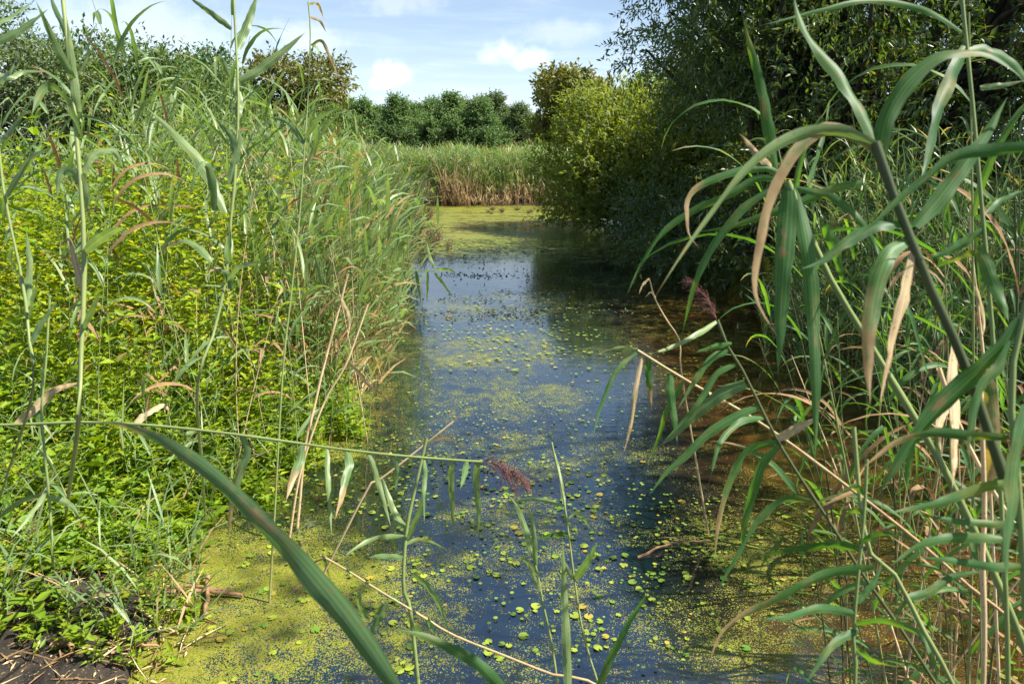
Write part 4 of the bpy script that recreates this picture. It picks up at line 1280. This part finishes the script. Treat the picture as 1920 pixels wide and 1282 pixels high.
special_reed('brown-green runner stem lying across the duckweed with a few broad leaves', 1.75, [(600, 1040), (645, 1065), (700, 1100), (750, 1130), (800, 1160), (850, 1190), (950, 1230), (1040, 1265), (1130, 1290)], 6,
    [('l', 15, [(775, 1075), (810, 1110), (830, 1150), (843, 1192)]), ('l', 17, [(690, 1165), (672, 1130), (681, 1098)]), ('g', 15, [(722, 1132), (700, 1180), (694, 1205)]), ('g', 15, [(800, 1160), (810, 1180), (816, 1200)])], stem_dry=(.7, .5))
special_reed('snapped tan reed leaning out of the sunlit stand towards the pond', 3.3, [(652, 515), (630, 600), (606, 690), (590, 760), (572, 840)], 6, [('d', 7, [(640, 560), (655, 600), (650, 640)])], stem_mat='dry', cat='dead reed', name='dead_reed')
special_reed('pale dead reed crossing the snapped one low at the bank', 3.2, [(690, 570), (650, 680), (615, 740), (590, 800), (560, 900)], 5, [('d', 7, [(652, 675), (690, 720), (740, 760)])], stem_mat='dry', cat='dead reed', name='dead_reed')
special_reed('dead reed stem leaning across the duckweed behind the fallen reed', 2.9, [(850, 790), (800, 830), (750, 870), (710, 900), (690, 915)], 5, [('d', 5, [(800, 830), (840, 820), (870, 840)])], stem_mat='dry', cat='dead reed', name='dead_reed')
special_reed('bent straw-coloured dead reed tip curling over the shaded water', 3.2, [(1200, 545), (1215, 520), (1228, 560), (1250, 600), (1275, 640), (1278, 700)], 4, [('d', 5, [(1218, 522), (1205, 535), (1198, 552)]), ('d', 4, [(1230, 558), (1220, 548), (1208, 560)])], stem_mat='dry', cat='dead reed', name='dead_reed')
special_reed('overhanging reed tip reaching out from the sunlit stand over blue water', 5.4, [(815, 508), (770, 508), (720, 512), (660, 530), (600, 600), (560, 700)], 3,
    [('l', 6, [(815, 503), (806, 480), (800, 452)]), ('l', 6, [(818, 505), (838, 505), (857, 512)]), ('l', 5, [(802, 510), (801, 540), (800, 570)]), ('l', 6, [(815, 512), (830, 530), (850, 558)]), ('g', 6, [(780, 508), (785, 540), (790, 570)]), ('g', 6, [(760, 508), (750, 540), (748, 580)])])


# ------------------------------------------------------------------ floating leaves
def pad_mesh(seed):
    g_ = np.random.default_rng(seed)
    s = Soup()
    n_ = 12
    a = np.linspace(.32, 6.283 - .32, n_)
    r = 1 + .05 * g_.normal(size=n_)
    ring = np.stack([np.cos(a) * r, np.sin(a) * r * .95, .09 + .13 * np.sin(a * 2 + g_.random() * 6) * g_.random()], 1)
    V = np.vstack([[[.12, 0, .03]], ring])
    s.add(V, None, np.array([[0, i, i + 1] for i in range(1, n_)]), .5, 0, 0)
    return s.mesh('floating_leaf', M['pad'])


def pad_variants():
    out = []
    for k in range(9):
        me = pad_mesh(500 + k)
        me.attributes['tint'].data.foreach_set('value', np.full(len(me.vertices), k / 8, dtype=np.float32))
        if k in (3,):
            me.attributes['dry'].data.foreach_set('value', np.full(len(me.vertices), .55, dtype=np.float32))
        out.append(me)
    return out


pads = pad_variants()
pad_zones = [((-.05, 3.15), (.75, .42), 120, 'small round yellow-green floating leaf in the patch below the drooping plume', 'round floating leaves below the drooping plume'),
             ((.25, 2.35), (.85, .30), 100, 'small round green floating leaf on the dark water nearest the viewer', 'round floating leaves nearest the viewer'),
             ((-.75, 2.45), (.4, .4), 26, 'round floating leaf lying on the solid duckweed mat beside the mud bank', 'round floating leaves on the duckweed mat'),
             ((1.15, 2.8), (.5, .35), 46, 'round floating leaf in the shaded duckweed under the blue-green reeds', 'round floating leaves under the shaded reeds')]
pp = []
for (cx, cy), (sx, sy), n_, lab, grp in pad_zones:
    placed = 0
    while placed < n_:
        if pp and g.random() < .62:
            q = pp[int(g.integers(max(0, len(pp) - placed), len(pp)))] if placed else None
            if q is None: continue
            x, y = q[0] + g.normal() * .04, q[1] + g.normal() * .04
        else:
            x, y = cx + g.normal() * sx * .7, cy + g.normal() * sy * .7
        r_ = .009 + .012 * g.random()**1.3
        if y < 1.95 or x < shore_left(y) + .05 or any((x - q[0])**2 + (y - q[1])**2 < (.8 * (r_ + q[2]))**2 for q in pp):
            continue
        pp.append((x, y, r_))
        placed += 1
        o = obj('floating_leaf', pads[int(g.integers(9))])
        o.location = (x, y, .003 + .002 * g.random())
        o.scale = (r_, r_, r_)
        o.rotation_euler = (g.normal() * .06, g.normal() * .06, g.random() * 6.28)
        tag(o, lab, 'floating leaf', grp)

# farther floating leaves and water plants: too many to count
s = Soup()
base_me = np.array([[math.cos(a), math.sin(a), .06] for a in np.linspace(.3, 5.98, 7)])
def pad_stuff(n, cx, cy, sx, sy, r0, r1, tlo=.2, thi=1.0):
    c = np.stack([cx + rng.normal(size=n) * sx, cy + rng.normal(size=n) * sy, .004 + .01 * rng.random(n)], 1)
    clump = rng.random(n) < .6
    idx = rng.integers(0, n, n)
    c[clump] = c[idx[clump]] + rng.normal(size=(clump.sum(), 3)) * [.09, .09, .004]
    c[:, 2] = np.abs(c[:, 2]) + .002
    c = c[(c[:, 0] > shore_left(c[:, 1]) + .02)]
    n = len(c)
    r_ = rng.uniform(r0, r1, n)
    a = rng.random(n) * 6.28
    ca, sa = np.cos(a), np.sin(a)
    V = np.stack([np.stack([c[:, 0] + r_ * (b[0] * ca - b[1] * sa), c[:, 1] + r_ * (b[0] * sa + b[1] * ca), c[:, 2] + r_ * b[2] * (1 + 3 * rng.random(n))], 1) for b in base_me], 1).reshape(-1, 3)
    T = (np.arange(n)[:, None, None] * 7 + np.array([[0, i, i + 1] for i in range(1, 6)])[None]).reshape(-1, 3)
    s.add(V, None, T, np.repeat(rng.uniform(tlo, thi, n), 7), np.repeat(np.where(rng.random(n) < .08, .6, 0), 7), 0)
pad_stuff(260, 0.0, 6.6, .45, .6, .008, .022, 0, .9)
pad_stuff(300, 0.05, 4.6, .6, .6, .004, .011, 0, .8)
pad_stuff(420, -.3, 3.6, .6, .4, .006, .013, 0, .9)
pad_stuff(420, .2, 2.6, .9, .5, .004, .010, 0, .9)
pad_stuff(260, -.2, 8.2, .8, .8, .006, .018, 0, .8)
pad_stuff(200, 1.9, 6.0, .8, .6, .006, .014, 0, .8)
pad_stuff(700, -1.2, 14.0, 1.4, .9, .02, .04, 0, .8)
pad_stuff(300, 1.25, 2.85, .45, .3, .004, .010, 0, .8)
tag(obj('floating_plants', s.mesh('floating_plants', M['pad'])), 'tiny floating water plants spread over the open pond', 'water plants', kind='stuff')

# dark water weed breaking the surface, and rusty marsh plants at the far left margin
def tuft_mesh(name, n_, h, spread, leaf, mat, seed, dry=.3):
    global rng
    keep, rng = rng, np.random.default_rng(seed)
    s_ = Soup()
    b = np.stack([rng.normal(size=n_) * spread, rng.normal(size=n_) * spread * .7, np.zeros(n_)], 1)
    hh = h * (.4 + .8 * rng.random(n_))
    ln_ = rng.normal(size=(n_, 2)) * .45
    for k in range(5):
        f = (k + 1) / 5
        p = b + np.stack([ln_[:, 0] * hh * f, ln_[:, 1] * hh * f, hh * f], 1)
        leaf_quads(s_, p, rand_dirs(n_) + np.array([0, 0, .4]), rand_dirs(n_), leaf, leaf * .35, rng.random(n_), np.where(rng.random(n_) < dry, .9, 0))
    tip = b + np.stack([ln_[:, 0] * hh, ln_[:, 1] * hh, hh], 1)
    o_ = np.array([.003, 0, 0])
    s_.add(np.stack([b - o_, b + o_, tip], 1).reshape(-1, 3), None, np.arange(3 * n_).reshape(-1, 3), .3, .6, 0)
    me = s_.mesh(name, mat, smooth=False)
    rng = keep
    return me
s = Soup()
n = 1500
px_ = rng.uniform(815, 1200, n); py_ = 468 + 140 * rng.random(n)**1.2
c_ = np.array([G(a, b) for a, b in zip(px_, py_)])
idx = rng.integers(0, 60, n)
cl = rng.random(n) < .9
c_[cl] = c_[idx[cl]] + rng.normal(size=(cl.sum(), 3)) * [.30, .10, 0]
c_[:, 2] = .005
leaf_quads(s, c_, rand_dirs(n) * [1, 1, .35] + [0, 0, .10], rand_dirs(n) * .5 + [0, 0, .6], .05 * (.4 + rng.random(n)), .02, rng.random(n), np.where(rng.random(n) < .2, .8, 0))
tag(obj('water_weeds', s.mesh('water_weeds', M['waterweed'], smooth=False)), 'dark water weed breaking the blue open water', 'water weed', kind='stuff')
rm = [tuft_mesh('marsh_plant', 40, .30, .045, .05, M['rust'], 700 + k, .6) for k in range(4)]
for i in range(34):
    y = 12.0 + 11 * g.random()
    x = shore_left(y) + .1 + 1.5 * g.random()**1.6
    o = obj('marsh_plant', rm[i % 4])
    o.location = (x, y, 0)
    o.rotation_euler = (0, 0, g.random() * 6.28)
    k = .6 + .7 * g.random()
    o.scale = (k, k, k)
    tag(o, 'rusty brown marsh plant in the duckweed beside the reed stand', 'marsh plant', 'rusty marsh plants beside the reed stand')
for i in range(10):
    q = G(g.uniform(880, 1050), g.uniform(394, 402))
    o = obj('marsh_plant', rm[i % 4])
    o.location = (q[0], q[1], 0)
    k = .5 + .5 * g.random()
    o.scale = (k, k, k * .6)
    tag(o, 'low rusty marsh plant in the duckweed before the far reed bed', 'marsh plant', 'low rusty marsh plants before the far reed bed')


# ------------------------------------------------------------------ sticks, litter, post
def stick(label, a, b, r0, r1, name='stick', mat='stick', z=(.02, .02), bend=.02, cat='stick', side_twigs=0):
    A, B = G(*a), G(*b)
    A[2], B[2] = z
    s_ = Soup()
    m_ = (A + B) / 2 + np.array([0, bend, .0])
    c0 = A.copy()
    path = spline([A, m_, B], 14) + rng.normal(size=(14, 3)) * .0025
    tube(s_, path - c0, r0, r1, 8)
    for k in range(side_twigs):
        i = 3 + 3 * k
        d = norm(rng.normal(size=3) * [1, 1, .3] + [0, 0, .4])
        tube(s_, spline([path[i] - c0, path[i] - c0 + d * .06 + [0, 0, .01], path[i] - c0 + d * .13], 6), r1 * .8, r1 * .3, 5)
    o_ = obj(name, s_.mesh(name, M[mat]))
    o_.location = c0
    tag(o_, label, cat)
stick('brown stick lying level on the duckweed, nearer of two side by side', (292, 1122), (455, 1121), .0105, .007, z=(.035, .014))
stick('brown stick lying level on the duckweed, farther of two side by side', (296, 1113), (440, 1115), .008, .006, z=(.032, .012))
stick('short brown stick crossing under the two level sticks', (390, 1090), (382, 1168), .009, .008, z=(.030, .016))
stick('pale broken reed piece pointing from the mud into the duckweed', (258, 1157), (308, 1203), .006, .004, z=(.05, .01), mat='dry')
stick('brown curved twig sprouting side twigs on the shaded duckweed', (1195, 1045), (1330, 1032), .007, .004, z=(.0, .05), bend=.05, side_twigs=3, cat='twig', name='twig')
stick('thin straw lying on the duckweed below the level sticks', (270, 1190), (335, 1190), .004, .003, z=(.02, .01), mat='dry')
stick('dark rotten twig on the mud at the lower picture corner', (215, 1250), (300, 1215), .006, .004, z=(.06, .015), side_twigs=2, cat='twig', name='twig')
stick('brown half-sunk stick among the floating leaves by the blurred leaf', (545, 1110), (590, 1088), .006, .005, z=(-.004, .012))
stick('pale wood chip lying on the black mud', (105, 1252), (145, 1257), .009, .006, z=(.10, .10), mat='stick')

# dead plant litter strewn over the mud and its edge
s = Soup()
n = 2200
x = rng.uniform(-2.6, -.75, n); y = rng.uniform(1.6, 3.0, n)
z = np.maximum(ground_z(x, y), .004) + .006
a = rng.random(n) * 6.28
d = np.stack([np.cos(a), np.sin(a), rng.normal(size=n) * .18], 1)
L = np.where(rng.random(n) < .3, rng.uniform(.06, .22, n), rng.uniform(.008, .05, n))
ok = (x < shore_left(y) + .18)
leaf_quads(s, np.stack([x, y, z], 1)[ok], d[ok], (rng.normal(size=(n, 3)) * .4 + [0, 0, 1])[ok], L[ok], np.minimum(L * .35, .007)[ok], rng.random(n)[ok], np.where(rng.random(n) < .6, .9, 0)[ok])
tag(obj('litter', s.mesh('litter', M['dry'], smooth=False)), 'dead stalks and leaf scraps strewn over the black mud', 'plant litter', kind='stuff')

# small broad-leaved seedlings on the mud
def seedling(label, px, py, k):
    q = G(px, py)
    q[2] = float(ground_z(q[0], q[1]))
    r_ = empty('seedling', tuple(q))
    tag(r_, label, 'plant')
    s_ = Soup()
    tube(s_, spline([(0, 0, -.01), (.004, 0, .04 * k), (0, .005, .09 * k)], 6), .003, .002, 5)
    obj('stem', s_.mesh('stem', M['reed_stem']), r_)
    for j in range(6):
        a = j * 1.9
        d = np.array([math.cos(a), math.sin(a), .25])
        z_ = .03 + .055 * j / 5 * k
        s_ = Soup()
        blade(s_, spline([(0, 0, z_), d * .035 * k + [0, 0, z_], d * .075 * k + [0, 0, z_ - .012]], 9), .030 * k, np.cross(d, [0, 0, 1]), .3, .25, prof=lambda t: np.sin(np.pi * np.clip(t, .03, .985))**.8)
        obj('leaf', s_.mesh('leaf', M['weed']), r_)
seedling('broad-leaved green seedling alone on the black mud', 78, 1222, 1.3)
seedling('small green seedling on the mud beside the pale wood chip', 165, 1240, .8)
seedling('green seedling at the mud edge under the short reed', 25, 1190, 1.1)

print('objects', len(bpy.data.objects))
